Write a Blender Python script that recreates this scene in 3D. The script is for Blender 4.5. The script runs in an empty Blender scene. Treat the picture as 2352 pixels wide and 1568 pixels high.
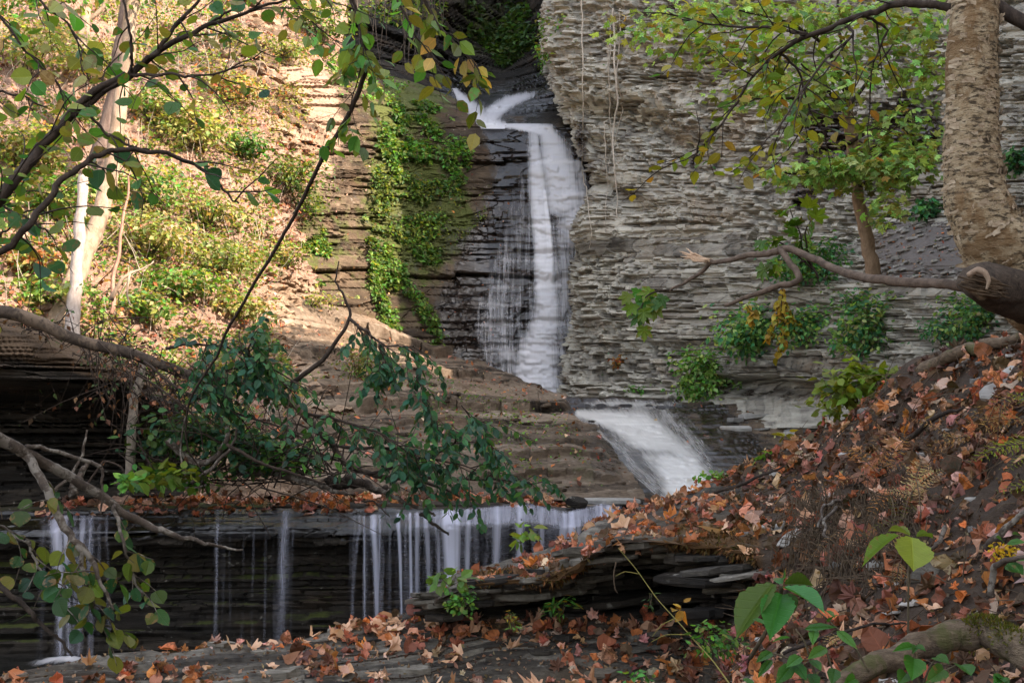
import bpy, math, random
import numpy as np
from mathutils import Vector

rng = np.random.default_rng(7)
random.seed(7)
scene = bpy.context.scene
COL = scene.collection

# ---------------------------------------------------------------- camera frame
FPX, CX, CY, CAMZ = 2940.0, 1176.0, 784.0, 3.0
PITCH = math.atan(176.0 / FPX)
FWD = np.array([0, math.cos(PITCH), math.sin(PITCH)])
UPV = np.array([0, -math.sin(PITCH), math.cos(PITCH)])
RGT = np.array([1.0, 0, 0])
CAM = np.array([0, 0, CAMZ])

def P(u, v, d):
    """survey point: bearing (u, v) read off the photograph, at d metres along the gorge"""
    u = np.asarray(u, float); v = np.asarray(v, float); d = np.asarray(d, float)
    ray = RGT * ((u - CX) / FPX)[..., None] - UPV * ((v - CY) / FPX)[..., None] + FWD
    return CAM + ray * (d / ray[..., 1])[..., None]

def proj(p):
    q = np.asarray(p) - CAM
    f = np.maximum(q @ FWD, 0.05)
    return CX + FPX * (q @ RGT) / f, CY - FPX * (q @ UPV) / f

def pts(lst):
    a = np.array(lst, float)
    return P(a[:, 0], a[:, 1], a[:, 2])

# ---------------------------------------------------------------- noise
def _h(i, j, k, seed):
    i = i.astype(np.int64).astype(np.uint64); j = j.astype(np.int64).astype(np.uint64); k = k.astype(np.int64).astype(np.uint64)
    with np.errstate(over='ignore'):
        h = i * np.uint64(0x9E3779B97F4A7C15) ^ j * np.uint64(0xC2B2AE3D27D4EB4F) ^ k * np.uint64(0x165667B19E3779F9) ^ np.uint64((seed * 7919 + 13) & 0xFFFFFFFF)
        h ^= h >> np.uint64(29); h *= np.uint64(0xBF58476D1CE4E5B9); h ^= h >> np.uint64(32); h *= np.uint64(0x94D049BB133111EB); h ^= h >> np.uint64(31)
    return (h & np.uint64(0xFFFFFF)).astype(np.float64) / float(0xFFFFFF)

def hash1(a, b, seed=0):
    a = np.asarray(a); b = np.asarray(b)
    return _h(a + 0 * b, b + 0 * a, np.zeros_like(a + b), seed)

def vnoise(x, y, z, seed=0):
    x, y, z = np.broadcast_arrays(x, y, z)
    xi, yi, zi = np.floor(x), np.floor(y), np.floor(z)
    fx, fy, fz = x - xi, y - yi, z - zi
    fx = fx * fx * (3 - 2 * fx); fy = fy * fy * (3 - 2 * fy); fz = fz * fz * (3 - 2 * fz)
    def c(a, b, d): return _h(xi + a, yi + b, zi + d, seed)
    x00 = c(0, 0, 0) * (1 - fx) + c(1, 0, 0) * fx; x10 = c(0, 1, 0) * (1 - fx) + c(1, 1, 0) * fx
    x01 = c(0, 0, 1) * (1 - fx) + c(1, 0, 1) * fx; x11 = c(0, 1, 1) * (1 - fx) + c(1, 1, 1) * fx
    return (x00 * (1 - fy) + x10 * fy) * (1 - fz) + (x01 * (1 - fy) + x11 * fy) * fz

def fbm(x, y, z, seed=0, o=4):
    s, a, t = 0, 0.5, 0
    for i in range(o):
        s = s + a * vnoise(x, y, z, seed + i * 31); t += a
        x, y, z, a = x * 2.03 + 5.1, y * 2.03 + 1.7, z * 2.03 + 9.2, a * 0.5
    return s / t          # 0..1

def sstep(a, b, x):
    t = np.clip((x - a) / (b - a), 0, 1)
    return t * t * (3 - 2 * t)

# ---------------------------------------------------------------- mesh helpers
def tag(o, label=None, cat=None, group=None, kind=None):
    if label: o['label'] = label
    if cat: o['category'] = cat
    if group: o['group'] = group
    if kind: o['kind'] = kind
    return o

def make_mesh(name, V, faces, mat, col=None, attrs=None, smooth=True):
    V = np.asarray(V, np.float32)
    faces = [np.asarray(f, np.int32) for f in faces if len(f)]
    me = bpy.data.meshes.new(name)
    me.vertices.add(len(V)); me.vertices.foreach_set('co', V.ravel())
    nl = sum(f.size for f in faces); nf = sum(len(f) for f in faces)
    me.loops.add(nl); me.polygons.add(nf)
    me.loops.foreach_set('vertex_index', np.concatenate([f.ravel() for f in faces]))
    st, tot, c = [], [], 0
    for f in faces:
        st.append(c + np.arange(len(f)) * f.shape[1]); tot.append(np.full(len(f), f.shape[1])); c += f.size
    me.polygons.foreach_set('loop_start', np.concatenate(st).astype(np.int32))
    me.polygons.foreach_set('loop_total', np.concatenate(tot).astype(np.int32))
    me.polygons.foreach_set('use_smooth', np.full(nf, smooth, dtype=bool))
    if col is not None:
        a = me.color_attributes.new('col', 'FLOAT_COLOR', 'POINT')
        c4 = np.ones((len(V), 4), np.float32); c4[:, :3] = col
        a.data.foreach_set('color', c4.ravel())
    for k, val in (attrs or {}).items():
        val = np.asarray(val, np.float32)
        if val.ndim == 1:
            a = me.attributes.new(k, 'FLOAT', 'POINT'); a.data.foreach_set('value', val.ravel())
        else:
            a = me.attributes.new(k, 'FLOAT_VECTOR', 'POINT'); a.data.foreach_set('vector', val.ravel())
    me.materials.append(mat)
    me.update(); me.validate()
    return me

def mesh_obj(name, V, faces, mat, parent=None, **kw):
    o = bpy.data.objects.new(name, make_mesh(name, V, faces, mat, **kw))
    COL.objects.link(o)
    if parent is not None: o.parent = parent; o.matrix_parent_inverse = parent.matrix_world.inverted()
    return o

def thing(name, label, cat, loc, group=None):
    o = bpy.data.objects.new(name, None); COL.objects.link(o)
    o.location = loc; o.empty_display_size = 0.1
    o.matrix_world = __import__('mathutils').Matrix.Translation(Vector([float(x) for x in loc]))
    return tag(o, label, cat, group)

def grid_faces(m, n):
    i = np.arange(m * n).reshape(m, n)
    return np.stack([i[:-1, :-1], i[:-1, 1:], i[1:, 1:], i[1:, :-1]], -1).reshape(-1, 4)

def cr_weights(npts, counts):
    """Catmull-Rom sampling matrix along npts control points with counts[i] samples in span i"""
    ts = np.concatenate([i + np.arange(c) / c for i, c in enumerate(counts)] + [[npts - 1]])
    W = np.zeros((len(ts), npts))
    for r, t in enumerate(ts):
        i = min(int(t), npts - 2); f = t - i
        w = [-.5 * f**3 + f**2 - .5 * f, 1.5 * f**3 - 2.5 * f**2 + 1, -1.5 * f**3 + 2 * f**2 + .5 * f, .5 * f**3 - .5 * f**2]
        # half-strength tangents: less overshoot
        l = [0, 1 - f, f, 0]
        for k in range(4):
            W[r, min(max(i - 1 + k, 0), npts - 1)] += 0.6 * w[k] + 0.4 * l[k]
    return W

def dense(net, rc, cc):
    net = np.asarray(net, float)
    if isinstance(rc, int): rc = [rc] * (net.shape[0] - 1)
    if isinstance(cc, int): cc = [cc] * (net.shape[1] - 1)
    A = cr_weights(net.shape[0], rc); B = cr_weights(net.shape[1], cc)
    return np.einsum('ri,ijk,cj->rck', A, net, B)

def grid_normals(G):
    du = np.gradient(G, axis=1); dv = np.gradient(G, axis=0)
    n = np.cross(du, dv); n /= np.linalg.norm(n, axis=-1, keepdims=True) + 1e-9
    return n

def smooth2(n, it):
    for _ in range(it):
        p = np.pad(n, ((1, 1), (1, 1), (0, 0)), mode='edge')
        n = (p[:-2, 1:-1] + p[2:, 1:-1] + p[1:-1, :-2] + p[1:-1, 2:] + 2 * n) / 6
    return n

class Strata:
    def __init__(s, seed, zmin, zmax, tmin, tmax, soft=0.35, thick=0.0):
        r = np.random.default_rng(seed); s.seed = seed
        b, sof = [zmin], []
        while b[-1] < zmax:
            if r.random() < soft: t = r.uniform(0.25, 0.6) * tmin; sof.append(1)
            elif r.random() < thick: t = r.uniform(.22, .5); sof.append(0)
            else: t = tmin + (tmax - tmin) * r.random() ** 2.2; sof.append(0)
            b.append(b[-1] + t)
        s.b = np.array(b); s.soft = np.array(sof, float)
    def look(s, z):
        i = np.clip(np.searchsorted(s.b, z) - 1, 0, len(s.soft) - 1)
        f = (z - s.b[i]) / (s.b[i + 1] - s.b[i])
        return i, np.clip(f, 0, 1)
    def offset(s, z, a, bw, brk=None):
        z = z + 0.05 * (hash1(np.floor(a / (bw * 2.3) + .4 * np.sin(z * 1.7)), np.floor(z / 1.1), s.seed + 8) - .5)
        i, f = s.look(z)
        lr = hash1(i, i * 0 + 3, s.seed); w = bw * (0.35 + 1.6 * hash1(i, i * 0 + 5, s.seed) ** 2)
        c = a / w + lr * 13 + 0.25 * np.sin(f * 3 + i)
        cell = np.floor(c); r = hash1(i, cell, s.seed + 1); fr = c - cell
        r2 = hash1(i, cell + 1, s.seed + 1)
        r = r + (r2 - r) * sstep(0.93, 1.0, fr)
        o = 0.5 * lr + 0.5 * r - s.soft[i] * 0.9 * (1 if brk is None else brk) - 0.12 * (np.abs(fr - .965) < .03)
        edge = np.minimum(f, 1 - f)
        o = o - 0.22 * (1 - sstep(0.0, 0.16, edge))
        tone = 0.6 * hash1(i, i * 0 + 9, s.seed) + 0.4 * hash1(i, cell, s.seed + 2)
        return o, tone

PATCH = {}
def blob(u, v, cu, cv, su, sv=None, rot=0):
    sv = sv or su; a = math.radians(rot)
    du, dv = u - cu, v - cv
    x = du * math.cos(a) + dv * math.sin(a); y = -du * math.sin(a) + dv * math.cos(a)
    return np.exp(-((x / su) ** 2 + (y / sv) ** 2))

def pline(u, v, L, hard=2.0):
    """L: (u, v, halfwidth, strength) stations: soft band along the line"""
    out = np.zeros_like(u)
    for a, b in zip(L[:-1], L[1:]):
        du, dv = b[0] - a[0], b[1] - a[1]
        t = np.clip(((u - a[0]) * du + (v - a[1]) * dv) / (du * du + dv * dv + 1e-9), 0, 1)
        d = np.hypot(u - a[0] - t * du, v - a[1] - t * dv)
        w = a[2] + (b[2] - a[2]) * t; s = a[3] + (b[3] - a[3]) * t
        out = np.maximum(out, s * np.exp(-(d / w) ** hard))
    return out

def inpoly(u, v, poly):
    u = np.asarray(u); v = np.asarray(v); ins = np.zeros(u.shape, bool)
    j = len(poly) - 1
    for i in range(len(poly)):
        xi, yi = poly[i]; xj, yj = poly[j]
        with np.errstate(divide='ignore', invalid='ignore'):
            c = ((yi > v) != (yj > v)) & (u < (xj - xi) * (v - yi) / (yj - yi + 1e-12) + xi)
        ins ^= c; j = i
    return ins

def patch(name, net, rc, cc, mat, disp, wet=None, moss=None, soil=None, oname='rock_cliff', smooth=False):
    """a stretch of terrain: control net -> dense sheet -> displaced rock beds"""
    net = [[P(*q) if not isinstance(q, np.ndarray) else q for q in row] for row in net]
    G = dense(net, rc, cc)
    N = smooth2(grid_normals(G), 6); N /= np.linalg.norm(N, axis=-1, keepdims=True)
    flip = np.sign(((CAM - G) * N).sum(-1).mean()) or 1
    N = N * flip
    u, v = proj(G)
    D, tone = disp(G, N, u, v)
    if D.ndim == 2: G2 = G + N * D[..., None]
    else: G2 = G + D
    N2 = grid_normals(G2) * flip
    u, v = proj(G2)
    n = G2.shape[0] * G2.shape[1]
    at = {'tone': tone.ravel()}
    for k, fn in (('wet', wet), ('moss', moss), ('soil', soil)):
        at[k] = np.clip(fn(u, v, G2, N2), 0, 1).ravel() if fn else np.zeros(n)
    F = grid_faces(*G2.shape[:2])
    if flip < 0: F = F[:, ::-1]
    o = mesh_obj(oname, G2.reshape(-1, 3), [F], mat, attrs=at, smooth=smooth)
    tag(o, kind='structure')
    q = np.linalg.norm(np.cross(G2[1:, 1:] - G2[:-1, :-1], G2[1:, :-1] - G2[:-1, 1:]), axis=-1)
    PATCH[name] = dict(G=G2, N=N2, u=u, v=v, A=np.pad(q, ((0, 1), (0, 1))), obj=o)
    return o

def pick(name, poly, n, seed=0, nz=None):
    p = PATCH[name]; r = np.random.default_rng(seed)
    m = inpoly(p['u'], p['v'], poly)
    if nz is not None: m &= p['N'][..., 2] > nz
    w = (p['A'] * m).ravel(); s = w.sum()
    if s <= 0: return np.zeros((0, 3)), np.zeros((0, 3))
    i = r.choice(w.size, n, p=w / s)
    return p['G'].reshape(-1, 3)[i], p['N'].reshape(-1, 3)[i]

def surf(name, u, v):
    """the point of a terrain patch seen at bearing (u, v) (nearest one)"""
    p = PATCH[name]
    d = (p['u'] - u) ** 2 + (p['v'] - v) ** 2
    c = d < max(d.min() * 1.5, 16)
    y = np.where(c, p['G'][..., 1], 1e9); i = np.unravel_index(y.argmin(), y.shape)
    return p['G'][i].copy(), p['N'][i].copy()

# ---------------------------------------------------------------- materials
def nodes(name):
    m = bpy.data.materials.new(name); m.use_nodes = True
    nt = m.node_tree; nt.nodes.clear()
    out = nt.nodes.new('ShaderNodeOutputMaterial')
    return m, nt, out

class NT:
    def __init__(s, nt): s.nt = nt
    def n(s, t, **kw):
        x = s.nt.nodes.new('ShaderNode' + t)
        for k, v in kw.items(): setattr(x, k, v)
        return x
    def l(s, a, b): s.nt.links.new(a, b)
    def val(s, sock, v):
        if hasattr(v, 'is_output') or hasattr(v, 'links'): s.l(v, sock)
        else: sock.default_value = v
    def attr(s, name, vec=False, col=False):
        a = s.n('Attribute', attribute_name=name)
        return a.outputs['Color'] if col else (a.outputs['Vector'] if vec else a.outputs['Fac'])
    def math(s, op, a, b=0.0, c=None, clamp=False):
        m = s.n('Math', operation=op, use_clamp=clamp); s.val(m.inputs[0], a); s.val(m.inputs[1], b)
        if c is not None: s.val(m.inputs[2], c)
        return m.outputs[0]
    def mapr(s, x, a, b, c=0.0, d=1.0):
        m = s.n('MapRange', interpolation_type='SMOOTHSTEP'); s.val(m.inputs[0], x)
        for i, q in enumerate((a, b, c, d)): m.inputs[i + 1].default_value = q
        return m.outputs[0]
    def mix(s, f, a, b, bt='MIX'):
        m = s.n('Mix', data_type='RGBA', blend_type=bt); s.val(m.inputs[0], f)
        for i, q in ((6, a), (7, b)):
            if isinstance(q, tuple): m.inputs[i].default_value = (*q, 1)
            else: s.l(q, m.inputs[i])
        return m.outputs[2]
    def noise(s, vec, scale, detail=4, rough=0.55, col=False):
        x = s.n('TexNoise'); x.inputs['Scale'].default_value = scale; x.inputs['Detail'].default_value = detail; x.inputs['Roughness'].default_value = rough
        if vec is not None: s.l(vec, x.inputs['Vector'])
        return x.outputs['Color'] if col else x.outputs['Fac']
    def pos(s, sc=(1, 1, 1), rot=(0, 0, 0)):
        g = s.n('NewGeometry'); m = s.n('Mapping'); s.l(g.outputs['Position'], m.inputs['Vector'])
        m.inputs['Scale'].default_value = sc; m.inputs['Rotation'].default_value = rot
        return m.outputs[0]
    def ramp(s, f, stops):
        r = s.n('ValToRGB'); e = r.color_ramp.elements
        while len(e) < len(stops): e.new(0.5)
        for x, (p, c) in zip(e, stops): x.position = p; x.color = (*c, 1)
        s.val(r.inputs[0], f); return r.outputs[0]
    def bump(s, h, strength, dist):
        b = s.n('Bump'); b.inputs['Strength'].default_value = strength; b.inputs['Distance'].default_value = dist
        s.l(h, b.inputs['Height']); return b.outputs[0]

def rock_mat(name, stops, fine=1.0, wetcol=(0.012, 0.010, 0.010), mosscol=((0.035, 0.05, 0.010), (0.10, 0.11, 0.025)), soil_and_light_col=((0.05, 0.032, 0.02), (0.13, 0.085, 0.05)), stain=(0.20, 0.12, 0.06), bd=0.03):
    m, nt, out = nodes(name); k = NT(nt)
    pz = k.pos((1.3, 1.3, 9.0)); p1 = k.pos((1, 1, 1))
    n1 = k.noise(pz, 1.2 * fine, 6, 0.6); n2 = k.noise(p1, 3.0 * fine, 5, 0.65); n3 = k.noise(k.pos((3, 3, 40)), 1.5 * fine, 3, 0.6)
    f = k.math('MULTIPLY_ADD', k.attr('tone'), 0.5, k.math('MULTIPLY', n1, 0.5))
    f = k.math('MULTIPLY_ADD', k.math('SUBTRACT', n2, 0.5), 0.55, f)
    f = k.math('MULTIPLY_ADD', k.math('SUBTRACT', n3, 0.5), 0.35, f)
    c = k.ramp(f, stops)
    st = k.mapr(k.noise(k.pos((0.7, 0.7, 1.6)), 0.9, 5, 0.6), 0.52, 0.72)
    c = k.mix(k.math('MULTIPLY', st, 0.5), c, stain)
    lich = k.mapr(k.noise(p1, 11.0, 3, 0.5), 0.66, 0.76)
    c = k.mix(k.math('MULTIPLY', lich, 0.35), c, (0.5, 0.47, 0.4))
    br = k.noise(p1, 2.2, 6, 0.7)
    so = k.mapr(k.math('ADD', k.attr('soil'), k.math('SUBTRACT', br, 0.5)), 0.35, 0.6)
    c = k.mix(so, c, k.mix(k.noise(p1, 14, 5, 0.7), soil_and_light_col[0], soil_and_light_col[1]))
    mo = k.mapr(k.math('ADD', k.attr('moss'), k.math('MULTIPLY', k.math('SUBTRACT', br, 0.5), 1.5)), 0.35, 0.65)
    c = k.mix(k.math('MULTIPLY', mo, 0.9), c, k.mix(k.noise(p1, 22, 4, 0.7), mosscol[0], mosscol[1]))
    we = k.mapr(k.math('ADD', k.attr('wet'), k.math('MULTIPLY', k.math('SUBTRACT', k.noise(k.pos((2.2, 2.2, 0.5)), 1.6, 5, 0.65), 0.5), 1.1)), 0.3, 0.62)
    dark = k.mix(1.0, c, (0.22, 0.175, 0.155), 'MULTIPLY')
    c = k.mix(we, c, k.mix(0.35, dark, wetcol))
    b = k.n('BsdfPrincipled'); k.l(c, b.inputs['Base Color'])
    rg = k.n('MapRange'); k.l(we, rg.inputs[0]); rg.inputs[3].default_value = 0.88; rg.inputs[4].default_value = 0.16
    k.l(rg.outputs[0], b.inputs['Roughness'])
    sp = k.n('MapRange'); k.l(we, sp.inputs[0]); sp.inputs[3].default_value = 0.25; sp.inputs[4].default_value = 0.6
    k.l(sp.outputs[0], b.inputs['Specular IOR Level'])
    h = k.math('ADD', k.noise(k.pos((2, 2, 14)), 3.0 * fine, 7, 0.65), k.math('MULTIPLY', k.noise(p1, 16 * fine, 5, 0.7), 0.6))
    bp = k.n('Bump'); bp.inputs['Distance'].default_value = bd; k.l(h, bp.inputs['Height']); k.l(k.math('MULTIPLY_ADD', we, -0.55, 0.9), bp.inputs['Strength']); k.l(bp.outputs[0], b.inputs['Normal'])
    k.l(b.outputs[0], out.inputs[0]); return m

def leaf_mat(name, trans=0.4, rough=0.5, spec=0.35, brown=(0.20, 0.11, 0.04), vein=0.35, spots=0.66):
    m, nt, out = nodes(name); k = NT(nt)
    c = k.attr('col', col=True)
    lc = k.n('SeparateXYZ'); k.l(k.attr('leafpos', vec=True), lc.inputs[0]); x, y, r = lc.outputs
    ay = k.math('ABSOLUTE', y)
    v = k.math('ABSOLUTE', k.math('SUBTRACT', k.math('FRACT', k.math('MULTIPLY', k.math('SUBTRACT', x, k.math('MULTIPLY', ay, 0.8)), 7.0)), 0.5))
    side = k.mapr(v, 0.10, 0.0); mid = k.mapr(ay, 0.035, 0.0)
    ve = k.math('MAXIMUM', k.math('MULTIPLY', side, 0.6), mid)
    n = k.noise(k.pos(), 38, 4, 0.65)
    c = k.mix(k.math('MULTIPLY', n, 0.65), c, k.mix(1.0, c, (0.55, 0.55, 0.42), 'MULTIPLY'))
    c = k.mix(k.math('MULTIPLY', ve, vein), c, k.mix(1.0, c, (1.7, 1.55, 1.5), 'MULTIPLY'))
    edge = k.math('ADD', k.math('MULTIPLY', ay, 0.5), k.math('MULTIPLY', x, 0.12))
    sp = k.mapr(k.math('ADD', k.math('ADD', k.noise(k.pos(), 55, 3, 0.6), k.math('MULTIPLY', k.math('SUBTRACT', r, 0.5), 0.35)), edge), spots + 0.14, spots + 0.24)
    c = k.mix(k.math('MULTIPLY', sp, 0.7), c, brown)
    b = k.n('BsdfPrincipled'); k.l(c, b.inputs['Base Color']); b.inputs['Roughness'].default_value = rough; b.inputs['Specular IOR Level'].default_value = spec
    k.l(k.bump(k.math('ADD', k.math('MULTIPLY', ve, -0.6), n), 0.6, 0.004), b.inputs['Normal'])
    t = k.n('BsdfTranslucent'); k.l(k.mix(1.0, c, (1.5, 1.35, 0.6), 'MULTIPLY'), t.inputs[0])
    mx = k.n('MixShader'); mx.inputs[0].default_value = trans
    k.l(b.outputs[0], mx.inputs[1]); k.l(t.outputs[0], mx.inputs[2]); k.l(mx.outputs[0], out.inputs[0]); return m

def bark_mat(name, stops, sc=(1, 1, 1), scale=8, bd=0.01, bands=None, patch_=None):
    m, nt, out = nodes(name); k = NT(nt)
    f = k.noise(k.pos(sc), scale, 7, 0.65)
    c = k.ramp(f, stops)
    if bands:
        bz = k.mapr(k.noise(k.pos(bands[1]), bands[2], 5, 0.7), 0.50, 0.58)
        c = k.mix(k.math('MULTIPLY', bz, 0.85), c, bands[0])
    if patch_:
        pz = k.mapr(k.noise(k.pos((1, 1, 0.6)), patch_[1], 6, 0.7), 0.5, 0.6)
        c = k.mix(k.math('MULTIPLY', pz, 0.75), c, patch_[0])
    b = k.n('BsdfPrincipled'); k.l(c, b.inputs['Base Color']); b.inputs['Roughness'].default_value = 0.85; b.inputs['Specular IOR Level'].default_value = 0.2
    k.l(k.bump(k.math('ADD', f, k.noise(k.pos(sc), scale * 4, 4, 0.7)), 0.8, bd), b.inputs['Normal'])
    k.l(b.outputs[0], out.inputs[0]); return m

def water_mat(name, col=(0.86, 0.83, 0.85), sx=1.0, sy=1.0, thin=(0.25, 0.8), soft=(0.55, 1.05, 0.62)):
    """silky falling water: streaks along the flow (flow.x across, flow.y down, in metres) over clear gaps"""
    m, nt, out = nodes(name); k = NT(nt)
    fl = k.attr('flow', vec=True)
    mp = k.n('Mapping'); k.l(fl, mp.inputs['Vector']); mp.inputs['Scale'].default_value = (9 * sx, 0.55 * sy, 1)
    mp2 = k.n('Mapping'); k.l(fl, mp2.inputs['Vector']); mp2.inputs['Scale'].default_value = (30 * sx, 1.2 * sy, 1)
    n1 = k.noise(mp.outputs[0], 1, 4, 0.6); n2 = k.noise(mp2.outputs[0], 1, 3, 0.6)
    s = k.math('ADD', k.math('MULTIPLY', k.math('SUBTRACT', n1, 0.5), 1.1), k.math('MULTIPLY', k.math('SUBTRACT', n2, 0.5), 0.7))
    d = k.attr('dens')
    a = k.math('MULTIPLY', k.mapr(k.math('ADD', d, k.math('MULTIPLY', s, k.math('MULTIPLY', k.math('SUBTRACT', 1.35, d), 0.75))), thin[0], thin[1]), 0.97)
    a = k.math('MULTIPLY', a, k.mapr(d, 0.02, 0.15)); a = k.math('MULTIPLY', a, k.mapr(d, soft[0], soft[1], soft[2], 1.0))
    di = k.n('BsdfPrincipled'); di.inputs['Base Color'].default_value = (*col, 1); di.inputs['Roughness'].default_value = 0.45; di.inputs['Specular IOR Level'].default_value = 0.3
    tr = k.n('BsdfTranslucent'); tr.inputs[0].default_value = (*col, 1)
    m1 = k.n('MixShader'); m1.inputs[0].default_value = 0.35; k.l(di.outputs[0], m1.inputs[1]); k.l(tr.outputs[0], m1.inputs[2])
    tp = k.n('BsdfTransparent')
    m2 = k.n('MixShader'); k.l(a, m2.inputs[0]); k.l(tp.outputs[0], m2.inputs[1]); k.l(m1.outputs[0], m2.inputs[2])
    k.l(k.bump(k.math('ADD', n1, n2), 0.35, 0.03), di.inputs['Normal'])
    k.l(m2.outputs[0], out.inputs[0]); return m

def pool_mat(name):
    m, nt, out = nodes(name); k = NT(nt)
    b = k.n('BsdfPrincipled'); b.inputs['Base Color'].default_value = (0.018, 0.018, 0.016, 1); b.inputs['Roughness'].default_value = 0.08
    k.l(k.bump(k.noise(k.pos((1, 2.5, 1)), 3.0, 3), 0.25, 0.03), b.inputs['Normal'])
    k.l(b.outputs[0], out.inputs[0]); return m

M = {}
M['cliff'] = rock_mat('grey_shale', soil_and_light_col=((0.10, 0.088, 0.08), (0.20, 0.175, 0.16)), stops= [(0.16, (0.06, 0.052, 0.044)), (0.36, (0.215, 0.193, 0.162)), (0.56, (0.365, 0.334, 0.277)), (0.85, (0.51, 0.47, 0.39))], stain=(0.25, 0.17, 0.10))
M['brown'] = rock_mat('brown_shale', [(0.22, (0.018, 0.012, 0.008)), (0.45, (0.062, 0.043, 0.027)), (0.68, (0.125, 0.088, 0.057)), (0.9, (0.21, 0.16, 0.11))], stain=(0.11, 0.06, 0.03), soil_and_light_col=((.17,.11,.075),(.40,.27,.195)))  # pale tones: dry corner rock with its sunlight painted in
M['bank'] = rock_mat('bank_shale', [(0.2, (0.05, 0.033, 0.022)), (0.45, (0.17, 0.115, 0.075)), (0.68, (0.29, 0.205, 0.14)), (0.9, (0.42, 0.32, 0.23))], stain=(0.30, 0.17, 0.10), soil_and_light_col=((0.055, 0.032, 0.022), (0.44, 0.28, 0.205)))
M['ramp'] = rock_mat('ramp_shale', [(0.25, (0.022, 0.016, 0.011)), (0.45, (0.095, 0.068, 0.046)), (0.65, (0.175, 0.130, 0.092)), (0.9, (0.31, 0.245, 0.185))], fine=3.2, stain=(0.16, 0.095, 0.055), soil_and_light_col=((0.05, 0.032, 0.02), (0.30, 0.20, 0.13)), bd=.025)
M['near'] = rock_mat('near_shale', [(0.22, (0.015, 0.012, 0.010)), (0.45, (0.055, 0.047, 0.037)), (0.68, (0.15, 0.132, 0.105)), (0.92, (0.27, 0.245, 0.20))], fine=4.5, stain=(0.10, 0.07, 0.04), mosscol=((0.045, 0.022, 0.008), (0.13, 0.065, 0.02)), soil_and_light_col=((0.02, 0.013, 0.009), (0.075, 0.05, 0.032)), bd=0.012)
M['dark'] = rock_mat('dark_and_shaded_shale', [(0.2, (0.006, 0.005, 0.004)), (0.5, (0.020, 0.016, 0.012)), (0.75, (0.045, 0.036, 0.027)), (0.95, (0.095, 0.080, 0.062))], fine=1.6, stain=(0.07, 0.04, 0.02))
M['leaf'] = leaf_mat('living_leaf')
M['litter'] = leaf_mat('dry_leaf', trans=0.15, rough=0.7, spec=0.2, brown=(0.10, 0.05, 0.03), vein=0.5, spots=0.60)
M['water'] = water_mat('white_water')
M['veil'] = water_mat('thin_water', (0.78, 0.78, 0.92), sx=1.3, thin=(0.15, 0.95), soft=(0.25, 1.0, 0.30))  # lavender tint paints the sky's reflection into the water colour
M['pool'] = pool_mat('still_water')
# ================================================================ terrain
S_L = Strata(11, -4, 22, 0.10, 0.42, 0.35)
S_R = Strata(23, -4, 30, 0.035, 0.15, 0.36, 0.10)
S_T = Strata(41, -2, 8, 0.012, 0.05, 0.4)
S_M = Strata(43, -3, 20, 0.045, 0.20, 0.42)
S_F = Strata(37, -2, 8, 0.03, 0.09, 0.35)

def xyz(G): return G[..., 0], G[..., 1], G[..., 2]

def disp_cliff(S, amp, bw, low=0.25, lowsc=0.5, seed=1, dip=0.0, hn=True, fade=None, lev=0, wv=0.12, flake=0.0):
    def f(G, N, u, v):
        x, y, z = xyz(G)
        zz = (z if lev == 0 else CAMZ + (z - CAMZ) * (27.0 / y) ** lev) + dip * x + wv * (fbm(x * .5, y * .5, z * .3, seed, 3) - .5)
        a = np.concatenate([np.zeros((G.shape[0], 1)), np.cumsum(np.linalg.norm(np.diff(G[..., :2], axis=1), axis=-1), 1)], 1)
        a = a.mean(0)[None, :] + 0 * z
        brk = sstep(.40, .62, fbm(a * .55, z * 1.3, 0 * a, seed + 3, 3)) if flake else None
        if flake: zz = zz + (.34 if flake > .1 else .12) * (hash1(np.floor(a / 1.1 + .6 * np.sin(z * 2.1 + seed)), np.floor(z / .7 + .3 * np.sin(a)), seed + 4) - .5)
        o, tone = S.offset(zz, a, bw, brk)
        if flake:      # thin broken flakes in rubbly zones
            rw = np.floor(zz / .085); cw = .10 + .30 * hash1(rw, rw * 0 + 1, seed + 5)
            fl = hash1(rw, np.floor(a / cw + 7 * hash1(rw, rw * 0 + 2, seed)), seed + 6)
            rub = sstep(.36, .54, fbm(a * .35, z * .55, 0 * a, seed + 11, 3))
            o = o * (1 - .25 * rub) + rub * (fl ** 1.6 - .35) * flake / amp; tone = tone * (1 - .5 * rub) + .5 * rub * fl
        big = flake * 1.1 * (hash1(np.floor(a / 1.9 + .35 * np.floor(z / 1.3)), np.floor(z / 1.3 + .25 * np.sin(a * .9)), seed + 21) - .5) if flake > .1 else 0
        d = big + amp * (o - 0.4) + low * (fbm(x * lowsc, y * lowsc, z * lowsc, seed + 7, 4) - .5) * 2 + 0.035 * (fbm(x * 6, y * 6, z * 14, seed + 9, 3) - .5)
        if fade is not None: d = d * fade(u, v)
        d = d * (1 - .8 * sstep(.55, .95, np.abs(N[..., 2])))
        h = N.copy()
        if hn: h[..., 2] *= 0.25; h /= np.linalg.norm(h, axis=-1, keepdims=True) + 1e-6
        return h * d[..., None], tone
    return f

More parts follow.
